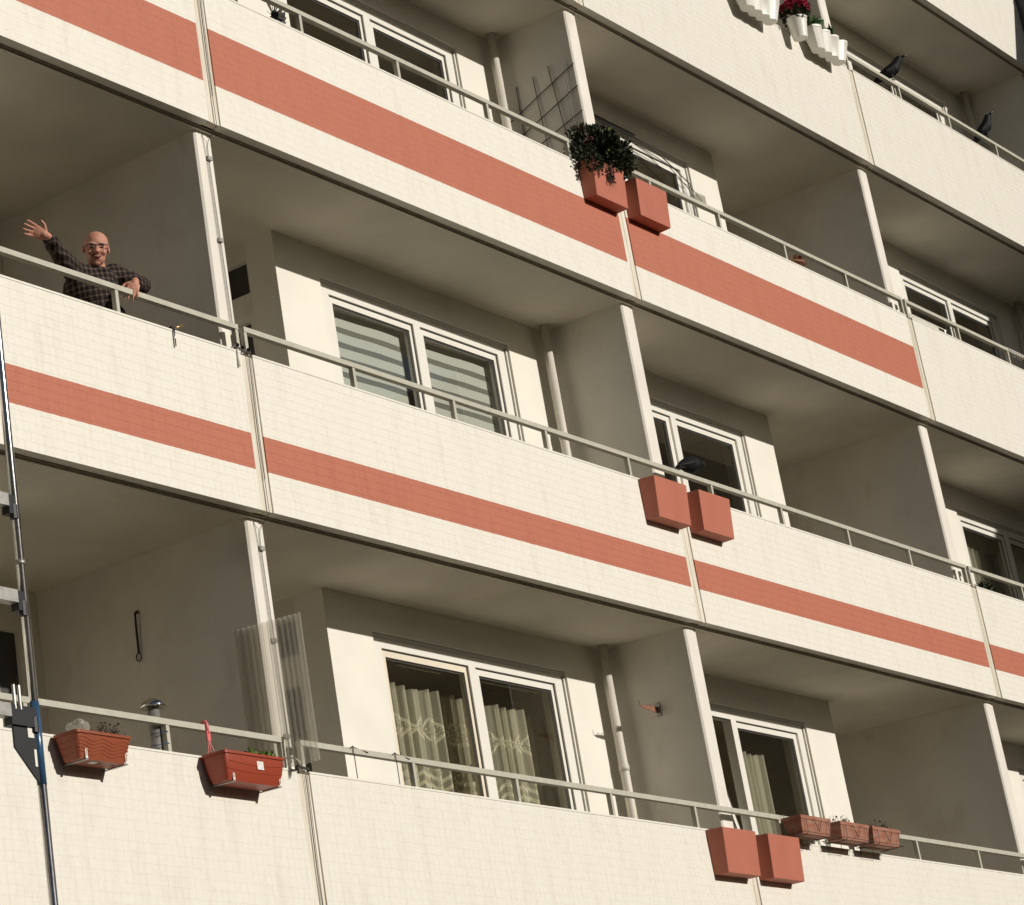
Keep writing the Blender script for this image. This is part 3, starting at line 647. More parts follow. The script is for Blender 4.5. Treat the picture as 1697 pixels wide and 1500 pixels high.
# ------------------------------------------------------------------ terracotta troughs in wire baskets
def basket_trough(x0, label):
    x1 = x0 + .50; zt = 1.262; zb = 1.115; t = thing('terracotta_trough', label, 'planter', (x0 + .25, -.11, zb), 'terracotta troughs in wire baskets along the lower right railing')
    def ring(z, f, ins=0): return [(x0 + f + ins, -.205 + f + ins, z), (x1 - f - ins, -.205 + f + ins, z), (x1 - f - ins, -.035 - f - ins, z), (x0 + f + ins, -.035 - f - ins, z)]
    o = MB().rings([ring(zt - .03, .004, .012), ring(zt, .0, .012), ring(zt, 0), ring(zt - .03, 0), ring(zt - .032, .006), ring(zb, .022)]).build('body', 'clay', t); bevel(o, .003, 1)
    MB().box(x0 + .02, x1 - .02, -.188, -.05, zt - .029, zt - .015).build('soil', 'soil', t)
    wr = empty('wire_basket', t); rr = .0028
    def wire(pts): MB().tube(pts, rr, 5).build('wire', 'wire', wr)
    yf = -.212; za = zb + .012
    wire([(x0 - .004, -.02, za), (x0 - .004, yf, za), (x1 + .004, yf, za), (x1 + .004, -.02, za), (x0 - .004, -.02, za)])
    wire([(x0 + .004, -.03, zb - .004), (x0 + .06, -.10, zb - .004), (x1 - .06, -.10, zb - .004), (x1 - .004, -.03, zb - .004)])
    for fx in (.12, .85): wire([(x0 + .5 * fx, -.215, zt - .025), (x0 + .5 * fx, yf, za), (x0 + .5 * fx, -.19, zb - .004), (x0 + .5 * fx, -.03, zb - .004)])
    wire([(x0 + .18, -.215, zt - .025), (x0 + .25, yf, za + .015), (x0 + .32, -.215, zt - .025)])
    wire([(x0 + .10, -.012, 1.308), (x0 + .10, -.012, zb - .05), (x0 + .10, -.05, zb - .06), (x0 + .33, -.05, zb - .06), (x0 + .33, -.012, zb - .05), (x0 + .33, -.012, 1.308), (x0 + .33, .06, 1.310)])
    wire([(x0 + .10, -.012, 1.308), (x0 + .10, .06, 1.310)])
    return t
for k, x in enumerate((6.125, 6.785, 7.345)):
    basket_trough(x, ('leftmost terracotta trough in a wire basket, bare of plants', 'middle terracotta trough in a wire basket with dry stalks', 'rightmost terracotta trough in a wire basket with tall dry stalks')[k])
    if k:
        mb = MB()
        for q in range(26):
            a = Vector((x + .25 + random.uniform(-.2, .2), -.12 + random.uniform(-.05, .05), 1.245)); b_ = a + Vector((random.uniform(-.03, .03), random.uniform(-.02, .02), random.uniform(.03, .085)))
            mb.tube([a, b_], .0018, 4)
            if q % 3 == 0: mb.ell(b_, (.007, .007, .009), None, 6, 4)
            else: mb.leaf(b_, (random.uniform(-1, 1), random.uniform(-1, 1), .3), .02, .009)
        mb.build('stalks', 'dry', thing('dry_stalks', ('low dry stalks in the middle terracotta trough', 'dry stalks with seed heads in the rightmost terracotta trough')[k - 1], 'plant', (x + .25, -.12, 1.24)))['kind'] = 'stuff'

# ------------------------------------------------------------------ white pots on the top railing
def scallop_trough(x0, x1, label):
    zt = 9.575; zb = 9.345; t = thing('white_trough', label, 'planter', ((x0 + x1) / 2, -.1, zb), 'white scalloped troughs on the top railing'); n = 4
    def ring(z, f, ins=0):
        out = []; L_ = (x1 - x0) / n
        def lob(y0, sgn, rng):
            for i in rng:
                for k in range(9):
                    u = k / 8 if sgn < 0 else 1 - k / 8
                    x = x0 + (i + u) * L_; bul = math.sin(math.pi * u) * .045
                    cx = (x0 + x1) / 2
                    out.append((cx + (x - cx) * (1 - f - ins * 1.2), -.115 + (y0 + sgn * bul) * (1 - f * 1.8 - ins * 5), z))
        lob(-.062, -1, range(n)); lob(.05, 1, reversed(range(n))); return out
    o = MB().rings([ring(zt - .06, 0, .02), ring(zt, 0, .02), ring(zt, -.02), ring(zt - .022, -.02), ring(zt - .024, 0), ring(zb, .20)]).build('body', 'white', t, False)
    o.data.polygons.foreach_set('use_smooth', [len(p.vertices) == 4 for p in o.data.polygons]); md = o.modifiers.new('es', 'EDGE_SPLIT'); md.split_angle = math.radians(50)
    MB().box(x0 + .05, x1 - .05, -.16, -.07, zt - .055, zt - .03).build('soil', 'soil', t)
    for hx in (x0 + .15, x1 - .15):
        MB().tube([(hx, -.03, zb + .05), (hx, -.028, 9.718), (hx, .02, 9.722), (hx, .064, 9.70)], .004, 6).build('hanger', 'wire', t)
scallop_trough(8.52, 9.27, 'white scalloped trough left of the crimson flowers on the top railing')
scallop_trough(9.97, 10.70, 'white scalloped trough right of the crimson flowers on the top railing')
pc = (9.72, -.13, 9.35)
pt_ = thing('white_pot', 'round white pot of crimson flowers on the top railing', 'planter', pc)
MB().lathe([(.0, 0.001), (.07, 0), (.098, .20), (.106, .20), (.106, .222), (.094, .222), (.09, .19), (.0, .188)], pc, 24, False).build('body', 'white', pt_, True).modifiers.new('es', 'EDGE_SPLIT').split_angle = math.radians(40)
MB().lathe([(.0, .19), (.088, .19), (.088, .194), (0, .195)], pc, 16, False).build('soil', 'soil', pt_)
MB().tube([(9.72, -.03, 9.42), (9.72, -.028, 9.718), (9.72, .02, 9.722), (9.72, .064, 9.70)], .004, 6).build('hanger', 'wire', pt_)
fl = thing('crimson_flowers', 'crimson flowering plant in the round white pot', 'plant', (9.72, -.13, 9.56))
mb = MB(); foliage(mb, (9.72, -.12, 9.62), (.16, .13, .08), 160, .06, .04, .3, .1); mb.build('leaves', 'leaf', fl)
for k in range(46):
    a = random.uniform(0, 6.28); rr = .17 * random.random() ** .5; c = (9.76 + rr * math.cos(a), -.12 + rr * .8 * math.sin(a), 9.69 + .10 * (1 - (rr / .17) ** 2) + random.uniform(-.02, .02))
    mb = MB(); foliage(mb, c, (.030, .030, .026), 18, .034, .032, .2); mb.build('blossom', 'petal', fl)
for c, n, lb in (((10.12, -.10, 9.66), 60, 'round leaved green plant at the left of the right white trough'), ((10.52, -.09, 9.66), 26, 'upright green plant at the right of the right white trough')):
    mb = MB()
    for k in range(n):
        a = Vector(c) + Vector((random.uniform(-.09, .09), random.uniform(-.05, .05), random.uniform(-.08, 0)))
        up = n < 30
        mb.leaf(a, (random.uniform(-.6, .6) * (.5 if up else 1), random.uniform(-.6, .6) * (.5 if up else 1), 1 if up else random.uniform(-.1, .9)), .16 if up else .10, .045 if up else .085)
    tag(mb.build('green_plant', 'leafm', None, False, c), lb, 'plant')
mb = MB(); foliage(mb, (9.12, -.1, 9.60), (.12, .05, .05), 40, .05, .03, .2); tag(mb.build('green_plant', 'leafm', None, False, (9.12, -.1, 9.58)), 'low green plant in the left white trough at the top edge', 'plant')
# ------------------------------------------------------------------ crows
def crow(base, yaw, pitch, label, scale=1.0, headlow=False, ln=1.0, fat=1.0):
    """base: where the feet stand on the rail; faces +x before turning"""
    bz = Vector(base); Rz = Matrix.Rotation(yaw, 3, 'Z'); Ry = Matrix.Rotation(-pitch, 3, 'Y')
    def L(x, y, z, rigid=True):
        v = Vector((x, y, z)) * scale
        if rigid: v = Ry @ v
        return bz + Rz @ (v + Vector((0, 0, .085 * scale)))
    c = thing('crow', label, 'bird', base, 'black crows perched on the railings')
    def pr(mb):
        pts = [(-.17, 0, .0), (-.12, 0, .008), (-.06, 0, .012), (0, 0, .015), (.06, 0, .022), (.105, 0, .038)]
        rad = [.018, .034, .052, .062, .058, .040]
        mb.tube([L(*p) for p in pts], [r * scale * fat for r in rad], 14)
        hd = (.152, 0, .072) if not headlow else (.155, 0, .030)
        mb.tube([L(.06, 0, .026), L(.11, 0, (.05 if not headlow else .034)), L(*hd)], [.054 * scale, .044 * scale, .034 * scale], 12)
        mb.ell(L(*hd), (.039 * scale, .034 * scale, .034 * scale), None, 12, 8)
        for s in (-1, 1): mb.tube([L(.06, s * .045, .03), L(-.03, s * .055, .018), L(-.13, s * .030, .004), L(-.20, s * .012, -.002)], [.016 * scale, .024 * scale, .016 * scale, .004 * scale], 8)
        mb.tube([L(-.14, 0, .0), L(-.20, 0, -.006), L(-.27 * ln, 0, -.014)], [.024 * scale, .022 * scale, .020 * scale], 8)
    blob('body', 'crow', c, pr, .007 * scale, 2)
    hx, hz = (.152, .072) if not headlow else (.155, .030)
    MB().tube([L(hx + .024, 0, hz + .002), L(hx + .058, 0, hz + .001), L(hx + .092, 0, hz - .010)], [.017 * scale, .012 * scale, .002 * scale], 8).build('beak', 'beak', c, True)
    MB().hexa([L(-.20, -.030, -.018), L(-.20, .030, -.018), L(-.31 * ln, .038, -.026), L(-.31 * ln, -.038, -.026)], [L(-.20, -.030, -.008), L(-.20, .030, -.008), L(-.31 * ln, .038, -.021), L(-.31 * ln, -.038, -.021)]).build('tail', 'crow', c)
    for s in (-1, 1):
        f = bz + Rz @ Vector((0.0, s * .026 * scale, .003)); k = L(.0, s * .026, -.040)
        lg = MB().tube([L(-.01, s * .026, -.015), k, f], [.016 * scale, .006 * scale, .004 * scale], 7).build('leg', 'beak', c, True)
        for a in (-.35, 0, .35, math.pi):
            d = Rz @ Vector((math.cos(a), math.sin(a), 0)) * .03 * scale
            MB().tube([f, f + d * .6 + Vector((0, 0, .004)), f + d - Vector((0, 0, .008))], [.004 * scale, .003 * scale, .0015 * scale], 6).build('toe', 'beak', lg)
    for s in (-1, 1): MB().ell(L(hx + .014, s * .030, hz + .008), (.005 * scale,) * 3, None, 8, 5).build('eye', 'eye', c, True)
    return c
AX = math.atan2(-.72, .69)
crow((12.22, .035, 9.708), -1.05, .42, 'crow with lowered bill on the top railing, left of the pair', 1.15)
crow((14.58, .035, 9.708), -1.08, .72, 'upright crow on the top railing, right of the pair', 1.08)
crow((5.93, .035, 4.108), -.12, .10, 'crow crouching on the middle railing above the red planters', .95, True, .42, 1.22)

# ------------------------------------------------------------------ corrugated sheet, rail clips, hooks
cs = thing('corrugated_sheet', 'clear corrugated plastic sheet tied upright over the lower left divider', 'plastic sheet', (0, .1, 1.13))
n = 240; rows = []
for zt_, in ((1.112,), (1.4,), (1.75,), (2.05,)):
    rw = []
    for i in range(n + 1):
        t = i / n; y = .313 - .537 * t
        rw.append((-.108 + .0130 * math.sin(2 * math.pi * 13 * t), y, zt_ + (.02 * (1 - t) if zt_ > 2 else 0) + (.17 * max(0, .62 - t) if zt_ < 1.2 else 0)))
    rows.append(rw)
MB().rings(rows, False, False).build('sheet', 'corr', cs, True)
MB().tube([(-.16, .02, 1.17), (-.118, -.03, 1.165), (-.09, -.03, 1.16), (.03, .03, 1.16)], .005, 6).build('tie', 'white', cs)
MB().tube([(-.12, -.05, 1.112), (-.05, -.03, 1.113), (.05, -.008, 1.114)], .009, 7).build('clamp', 'wire', cs)
for k, x in enumerate((.575, 1.035)):
    h_ = MB(); h_.tube([(x - .03, .008, 1.300), (x, .006, 1.315), (x + .02, .03, 1.318), (x + .16, .010, 1.288)], .004, 6); h_.tube([(x, .007, 1.312), (x, .006, 1.262), (x + .004, .008, 1.245), (x + .01, .012, 1.10)], .0035, 6)
    tag(h_.build('rail_hook', 'wire', None, False, (x, .01, 1.25)), ('black wire hook on the lower railing, nearer the plastic sheet', 'black wire hook on the lower railing, nearer the lace curtain window')[k], 'hook', 'wire hooks on the lower railing')
ph = thing('pink_hanger', 'pink plastic hanger looped over the railing above the red trough', 'hanger', (-.89, .03, 1.3))
MB().tube([(-.885, .062, 1.30), (-.885, .045, 1.325), (-.885, .02, 1.328), (-.888, .006, 1.31), (-.888, .006, 1.25)], .010, 8).build('hook', 'pink', ph, True)
MB().box(-.904, -.872, .0, .010, 1.205, 1.265).build('tab', 'pink', ph)
for dx in (-.05, -.012, .035): MB().tube([(-.888, .004, 1.21), (-.888 + dx, -.012, 1.105)], .0028, 6).build('cord', 'pink', ph)
mp_ = thing('metal_post', 'metal post with domed cap wired to the lower left railing', 'post', (-1.262, .098, 1.0))
MB().tube([(-1.262, .098, .165), (-1.262, .098, 1.395)], .036, 18).build('tube', 'steeldull', mp_, True)
MB().lathe([(.0, .046), (.03, .043), (.060, .026), (.076, .004), (.080, -.006), (.074, -.010), (.05, -.004), (.0, -.002)], (-1.262, .098, 1.398), 24, False).build('domed_cap', 'chrome', mp_, True)
for z in (1.225, 1.155): MB().tube([(-1.262 + .04 * math.cos(a) + (.0 if math.cos(a) < .5 else 0), .075 + .062 * math.sin(a), z + .004 * math.sin(3 * a)) for a in [k * math.pi / 10 for k in range(21)]], .0025, 5).build('tie_wire', 'blue', mp_)
bh = thing('hanging_chain', 'dark hanging strap with ring on the shaded lower left wall', 'strap', (-.10, 1.11, 2.07))
MB().tube([(-.096, 1.111, 2.404), (-.112, 1.112, 2.395), (-.112, 1.116, 2.30), (-.104, 1.125, 2.13)], .008, 7).build('strap', 'black', bh)
MB().tube([(-.104, 1.128 + .022 * math.sin(a), 2.10 + .028 * math.cos(a)) for a in [k * math.pi / 8 for k in range(17)]], .004, 6).build('ring', 'black', bh)
MB().box(-.098, -.086, 1.10, 1.125, 2.395, 2.415).build('plate', 'rust', bh)
rh = thing('rusty_bracket', 'rusty toothed bracket fixed to the lower divider beside the downpipe', 'bracket', (5.45, .47, 2.2))
MB().box(5.447, 5.4565, .462, .500, 2.135, 2.245).build('plate', 'steeldull', rh)
MB().hexa([(5.20, .478, 2.178), (5.447, .478, 2.160), (5.447, .484, 2.160), (5.20, .484, 2.178)], [(5.20, .478, 2.196), (5.447, .478, 2.212), (5.447, .484, 2.212), (5.20, .484, 2.196)]).build('arm', 'rust', rh)
for k in range(3): MB().tube([(5.22 + .07 * k, .481, 2.196 + .005 * k), (5.235 + .07 * k, .481, 2.212 + .005 * k), (5.26 + .07 * k, .481, 2.213 + .005 * k), (5.275 + .07 * k, .481, 2.20 + .005 * k)], .003, 5).build('tooth', 'rust', rh)
MB().tube([(5.20, .481, 2.187), (5.178, .481, 2.193), (5.172, .481, 2.235)], .004, 6).build('hook_end', 'rust', rh)
# wire trellis leaning on the upper divider
tr = thing('wire_trellis', 'bent dark wire trellis on the upper divider beside the bushy plant', 'trellis', (5.43, .5, 7.1))
xq = 5.442
for (y0, z0_), (y1, z1_) in (((.372, 7.913), (.28, 6.85)), ((.536, 7.876), (.50, 6.85)), ((.713, 7.85), (.74, 6.85)), ((.208, 7.889), (.215, 6.9)), ((.83, 7.55), (.12, 7.835)), ((.805, 7.36), (.12, 7.62)), ((.80, 7.16), (.12, 7.38)), ((.72, 6.96), (.14, 7.13))):
    MB().tube([(xq, y0, z0_), (xq - .006, (y0 + y1) / 2 + random.uniform(-.012, .012), (z0_ + z1_) / 2), (xq, y1, z1_)], .0045, 6).build('wire', 'wire', tr)
# small clamp with brass handle on the left middle parapet
cl = thing('table_clamp', 'small clamp with brass handle on the left middle parapet', 'clamp', (-.745, -.01, 3.9))
MB().tube([(-.745, .0, 3.913), (-.72, -.018, 3.92), (-.655, -.02, 3.945)], .007, 8).build('handle', 'brass', cl, True)
MB().box(-.765, -.735, -.012, .09, 3.9035, 3.922).build('jaw', 'wire', cl)
MB().tube([(-.75, -.012, 3.915), (-.753, -.012, 3.78)], .006, 7).build('screw', 'chrome', cl, True)
c2 = thing('cable_clamp', 'metal clamp with white strap where the two middle railings meet', 'clamp', (-.06, -.01, 3.9))
MB().tube([(-.10, -.008, 3.905), (-.108, -.012, 3.78)], .008, 8).build('strap', 'white', c2, True)
for x, z in ((-.10, 3.935), (-.045, 3.93), (.015, 3.925)): MB().tube([(x, -.012, z), (x + .03, .03, z + .01), (x + .02, .065, z - .005)], .014, 8).build('bolt', 'chrome', c2, True)
MB().box(-.115, .05, -.004, .008, 3.906, 3.926).build('bar', 'wire', c2)
# ------------------------------------------------------------------ lightning cables down the left joint
for r, lb in ((0, 'lowest'), (1, 'middle'), (2, 'upper')):
    z0 = r * H
    cb = thing('joint_cable', 'pair of dark cables running down the %s panel joint and divider' % lb, 'cable', (0, 0, z0), 'dark cables down the left panel joint')
    zt_ = z0 + PH - .01; zb_ = z0 + .02
    MB().tube([(.020, -.004, zt_), (.006, -.003, z0 + .5), (.012, -.004, zb_), (.012, -.002, z0 - .01), (.040, .106, z0 - .075), (.030, .112, z0 - .12), (.028, .113, z0 - .20), (.040, .113, z0 - 1.0), (.048, .113, z0 - 1.62)], .0025, 6).build('cable', 'wire', cb)
    MB().tube([(.034, -.003, zt_), (.020, -.002, z0 + .5), (.016, -.003, zb_ + .2)], .0020, 6).build('cable', 'wire', cb)
    MB().tube([(-.012, .113, z0 - .03), (-.004, .113, z0 - .10), (.006, .113, z0 - .20), (.018, .113, z0 - 1.0), (.026, .113, z0 - 1.62)], .0020, 6).build('cable', 'wire', cb)
    for z in (-.215, -.83, -1.45): MB().box(.008, .052, .098, .1195, z0 + z - .014, z0 + z + .014).build('cable_clip', 'steeldull', cb)
# ------------------------------------------------------------------ scaffold at the left edge
sc = thing('scaffold', 'galvanised scaffold tube with blue sleeve and bracket at the left edge', 'scaffold', (-3.07, -.6, -3.75))
px_, py_ = -3.070, -.6
MB().tube([(px_, py_, 1.06), (px_, py_, 4.6)], .0242, 18).build('upper_tube', 'steel', sc, True)
MB().tube([(px_, py_, -3.75), (px_, py_, .62)], .0242, 18).build('lower_tube', 'steel', sc, True)
MB().tube([(px_, py_, .6205), (px_, py_, 1.0595)], .0262, 18).build('blue_sleeve', 'blue', sc, True)
MB().tube([(px_, py_, 1.81), (px_, py_, 1.835)], .0275, 18).build('collar', 'steeldull', sc, True)
for z, nm_ in ((2.16, 'ledger'), (1.62, 'ledger'), (.99, 'ledger')):
    le = MB().box(px_ - 1.3, px_ - (.21 if z < 1.2 else .075), py_ - .03, py_ + .03, z - .035, z + .035).build(nm_, 'steeldull', sc)
    MB().box(px_ - (.2095 if z < 1.2 else .0745), px_ - .02, py_ - .028, py_ + .028, z - .075, z + .03).tube([(px_ - .03, py_ - .015, z - .10), (px_ - .03, py_ - .015, z - .02)], .022, 8).build('coupler', 'black', sc)
MB().add([(px_ - .19, py_ - .012, .965), (px_ - .02, py_ - .012, .965), (px_ - .02, py_ - .012, .62), (px_ - .06, py_ - .012, .66), (px_ - .19, py_ - .012, .80), (px_ - .19, py_ + .0, .965), (px_ - .02, py_ + .0, .965), (px_ - .02, py_ + .0, .62), (px_ - .06, py_ + .0, .66), (px_ - .19, py_ + .0, .80)],
         [(0, 1, 2, 3, 4), (9, 8, 7, 6, 5), (0, 5, 6, 1), (1, 6, 7, 2), (2, 7, 8, 3), (3, 8, 9, 4), (4, 9, 5, 0)]).build('bracket_plate', 'black', sc)
MB().box(px_ - .085, px_ - .04, py_ - .0145, py_ - .0125, .86, .945).build('plate_slot', 'white', sc)
MB().box(px_ - .050, px_ - .032, py_ - .0145, py_ - .0125, .71, .80).build('plate_slot', 'white', sc)
MB().tube([(px_ - .17, py_ - .02, 1.0), (px_ - .17, py_ - .02, 1.13)], .010, 8).tube([(px_ - .13, py_ - .02, 1.0), (px_ - .13, py_ - .02, 1.13)], .010, 8).build('bolt', 'steeldull', sc)
# ------------------------------------------------------------------ odds and ends on the balconies
fr_ = thing('string_lights', 'pale string of lights wound round the upper right railing', 'string lights', (14.2, .035, 6.9))
MB().tube([(13.55 + k * .0060, .035 + .030 * math.cos(k * .62), 6.888 + .027 * math.sin(k * .62)) for k in range(420)], .0048, 5).build('light_rope', 'white', fr_, True)
mb = MB()
for k in range(60): 
    a = Vector((13.2 + random.random() * 2.8, .03, 6.86)); mb.tube([a, a + Vector((random.uniform(-.03, .03), -.01, -random.uniform(.01, .06)))], .003, 4)
mb.build('bulbs', 'wire', fr_)
dr = thing('drying_rack', 'folding drying rack with grey cloth behind the upper right railing', 'drying rack', (12.2, .55, 5.76))
for s in (-.03, .33):
    MB().tube([(12.05 + s * 0, .45 + s, 5.765), (12.05, .45 + s, 7.13 + .1 * s)], .009, 6).build('leg', 'steeldull', dr); MB().tube([(13.0, .45 + s, 5.765), (13.0, .45 + s, 7.13 + .1 * s)], .009, 6).build('leg', 'steeldull', dr)
for k in range(5): MB().tube([(12.0, .42 + .09 * k, 7.13 + .01 * k), (13.05, .42 + .09 * k, 7.13 + .01 * k)], .006, 6).build('bar', 'white', dr)
MB().rings([[(12.15 + .1 * k, .40 + .01 * math.sin(k * 2), 6.96) for k in range(8)], [(12.15 + .1 * k, .42, 7.135) for k in range(8)], [(12.15 + .1 * k, .62, 7.15) for k in range(8)]], False, False).build('cloth', 'pipe', dr, True)
pinw = thing('foil_ornament', 'silver and black foil bird scarer behind the upper left railing', 'ornament', (1.08, .16, 6.69))
MB().tube([(1.10, .17, 5.77), (1.10, .17, 6.86)], .006, 6).build('stick', 'wire', pinw)
for k in range(14):
    a = k * 2 * math.pi / 14; c0 = Vector((1.10, .15, 6.875)); d = Vector((math.cos(a) * .10, -.03 + .015 * (k % 3), math.sin(a) * .105)); e = Vector((math.cos(a + .42) * .10, -.045, math.sin(a + .42) * .105))
    MB().add([c0, c0 + d, c0 + e, c0 + Vector((0, .004, 0)), c0 + d + Vector((0, .004, 0)), c0 + e + Vector((0, .004, 0))], [(0, 1, 2), (5, 4, 3), (0, 3, 4, 1), (1, 4, 5, 2), (2, 5, 3, 0)]).build('blade', 'chrome' if k % 2 else 'black', pinw)
mb = MB(); mb.ell((1.10, .14, 6.875), (.03, .03, .04), None, 10, 7); mb.build('hub', 'black', pinw, True)
rp = thing('brown_pot', 'rust brown plant pot just showing behind the upper middle railing', 'planter', (9.48, .36, 6.75))
MB().lathe([(0, 0), (.08, 0), (.115, .19), (.125, .19), (.125, .215), (.10, .215), (.0, .20)], (9.46, .36, 6.79), 20, False).build('body', 'wood', rp, True)
mb = MB(); foliage(mb, (9.46, .36, 7.01), (.10, .10, .06), 60, .06, .035, .2); mb.build('dry_leaves', 'wood', rp)
MB().box(9.30, 9.64, .26, .46, 5.765, 6.788).build('stand', 'black', rp)
dk = thing('dark_plant', 'small dark plant at the right edge behind the middle railing', 'plant', (12.05, .3, 3.9))
mb = MB(); foliage(mb, (12.03, .30, 4.03), (.12, .10, .09), 150, .06, .035, .2); mb.build('leaves', 'leaf', dk)
MB().lathe([(0, 0), (.09, 0), (.12, .16), (.10, .165), (0, .15)], (12.03, .30, 3.80), 16, False).build('pot', 'black', dk, True); MB().box(11.9, 12.16, .2, .4, 2.965, 3.798).build('stand', 'black', dk)
aw = thing('rolled_awning', 'dark rolled awning with wire arms above the window behind the bushy plant', 'awning', (7.2, .86, 8.1))
MB().tube([(6.3, .872, 8.115), (7.75, .872, 8.105)], .022, 12).build('roll', 'awning', aw, True)
MB().tube([(7.75, .88, 8.10), (8.2, .87, 8.04), (8.72, .87, 7.86), (8.76, .88, 7.55), (8.80, .88, 7.0)], .006, 6).build('arm', 'wire', aw); MB().tube([(7.6, .88, 8.05), (8.3, .86, 7.96), (8.70, .87, 7.78), (8.72, .87, 7.0)], .004, 6).build('arm', 'wire', aw)
MB().tube([(6.6, .89, 8.02), (8.3, .86, 7.88), (8.74, .86, 7.80), (8.9, .87, 7.72)], .003, 6).build('cord', 'wire', aw)
MB().box(8.80, 8.98, .868, .876, 7.66, 7.80).build('flap', 'film', aw)
# ------------------------------------------------------------------ the waving man
mn = thing('person', 'bald person in dark plaid shirt and glasses waving from the left balcony', 'person', (-1.12, .38, 2.96))
P_ = dict(neck=(-1.066, .29, 4.345), chest=(-1.13, .325, 4.185), belly=(-1.11, .35, 3.98), pelvis=(-1.10, .37, 3.80), shR=(-1.275, .325, 4.295), elR=(-1.565, .17, 4.272), wrR=(-1.800, .065, 4.318), shL=(-.935, .285, 4.345), elL=(-.790, .170, 4.262), wrL=(-1.035, .030, 4.180))
P_ = {k: Vector(v) for k, v in P_.items()}
u_ = Vector((.684, -.723, -.098)); HC = Vector((-1.131, .24, 4.463))
fw = Vector((-.66, -.64, -.26)).normalized(); rt = (u_ - fw * u_.dot(fw)).normalized(); up_ = rt.cross(fw).normalized()
if up_.z < 0: up_ = -up_
def HD(x, y, z): return HC + rt * x + up_ * y + fw * z
BSH = (rt, up_, fw)
def hand(mb, wr, dirv, palmn, thumbside, curl, L_=.105):
    d = Vector(dirv).normalized(); n = Vector(palmn); n = (n - d * n.dot(d)).normalized(); s = d.cross(n).normalized() * thumbside
    pc_ = wr + d * .045
    cap(mb, wr - d * .01, .024, wr + d * .02, .026, 10)
    mb.ell(pc_, (.043, .017, .050), (s, n, d), 12, 8)
    for k, (off, l) in enumerate(((.033, .074), (.011, .083), (-.012, .077), (-.033, .060))):
        a = wr + d * .078 + s * off; c1 = curl * (1 + .15 * k)
        b_ = a + (d * math.cos(c1 * .5) + n * math.sin(c1 * .5) + s * off * 4.5) * l * .45; c_ = b_ + (d * math.cos(c1) + n * math.sin(c1) + s * off * 5) * l * .33; e_ = c_ + (d * math.cos(c1 * 1.5) + n * math.sin(c1 * 1.5)) * l * .25
        mb.tube([a - d * .015, a, b_, c_, e_], [.0100, .0092, .0086, .0080, .0062], 9); mb.ell(e_, (.0063,) * 3, None, 8, 5); mb.ell(b_, (.0088,) * 3, None, 8, 5)
    a = wr + d * .022 + s * .030; b_ = a + (s * .8 + d * .55 + n * .15).normalized() * .036; c_ = b_ + (s * .45 + d * .9 + n * .2).normalized() * .030; 
    mb.tube([a - s * .01, a, b_, c_], [.0145, .0135, .0110, .0085], 9); mb.ell(c_, (.0087,) * 3, None, 8, 5)
hdir = (P_['wrR'] - P_['elR']).normalized()
def body(mb):
    # head: skull, jaw, cheeks, nose, ears, brow, chin
    mb.ell(HD(0, .030, -.012), (.081, .086, .096), BSH, 20, 14)
    mb.ell(HD(0, -.020, .020), (.068, .070, .072), BSH, 18, 12)
    mb.ell(HD(0, -.066, .030), (.059, .048, .054), BSH, 16, 10)
    mb.ell(HD(0, -.100, .052), (.026, .018, .024), BSH, 12, 8)
    for s in (-1, 1):
        mb.ell(HD(s * .040, -.030, .066), (.024, .022, .020), BSH, 12, 8)
        mb.ell(HD(s * .082, -.006, -.006), (.009, .030, .018), BSH, 10, 8)
        mb.ell(HD(s * .034, .022, .078), (.030, .009, .012), BSH, 12, 6)
    mb.tube([HD(0, .012, .084), HD(0, -.010, .098), HD(0, -.026, .106)], [.009, .011, .015], 10); mb.ell(HD(0, -.028, .102), (.022, .014, .019), BSH, 10, 7)
    cap(mb, HD(0, -.085, -.02), .052, P_['neck'] - Vector((0, 0, .05)), .058)
    # trunk and limbs
    mb.ell(P_['chest'], (.165, .115, .17), (rt, Vector((rt.y * -1, rt.x, 0)).normalized(), Vector((0, 0, 1))), 16, 12)
    mb.ell(P_['belly'], (.16, .125, .18), (rt, Vector((rt.y * -1, rt.x, 0)).normalized(), Vector((0, 0, 1))), 16, 12)
    mb.ell(P_['pelvis'], (.16, .12, .13), (rt, Vector((rt.y * -1, rt.x, 0)).normalized(), Vector((0, 0, 1))), 16, 12)
    for a, b_, c_ in (('shR', 'elR', 'wrR'), ('shL', 'elL', 'wrL')):
        cap(mb, P_[a], .054, P_[b_], .040); cap(mb, P_[b_], .040, P_[c_], .026); cap(mb, P_['neck'] - Vector((0, 0, .05)), .06, P_[a], .055)
    for s in (-1, 1):
        hp = P_['pelvis'] + rt * (s * .085) - Vector((0, 0, .05)); kn = hp + Vector((-.02, -.03, -.37)); kn.z = 3.40; an = Vector((kn.x + .01, kn.y + .02, 3.05))
        cap(mb, hp, .085, kn, .056); cap(mb, kn, .056, an, .040); mb.ell(an + Vector((-.04, -.05, -.045)), (.06, .075, .035), None, 12, 8)
    dR = Vector((-.708, .543, .441)); nR = Vector((-.70, -.61, -.30))
    hand(mb, P_['wrR'], dR, nR, 1 if dR.cross(nR).z > 0 else -1, .25)
    dL = Vector((-.55, -.12, -.82)); nL = Vector((.66, .62, -.1))
    hand(mb, P_['wrL'], dL, nL, 1 if dL.cross(nL).dot(Vector((.684, -.723, 0))) < 0 else -1, .35)
blob('body', 'skin', mn, body, .0054, 2)
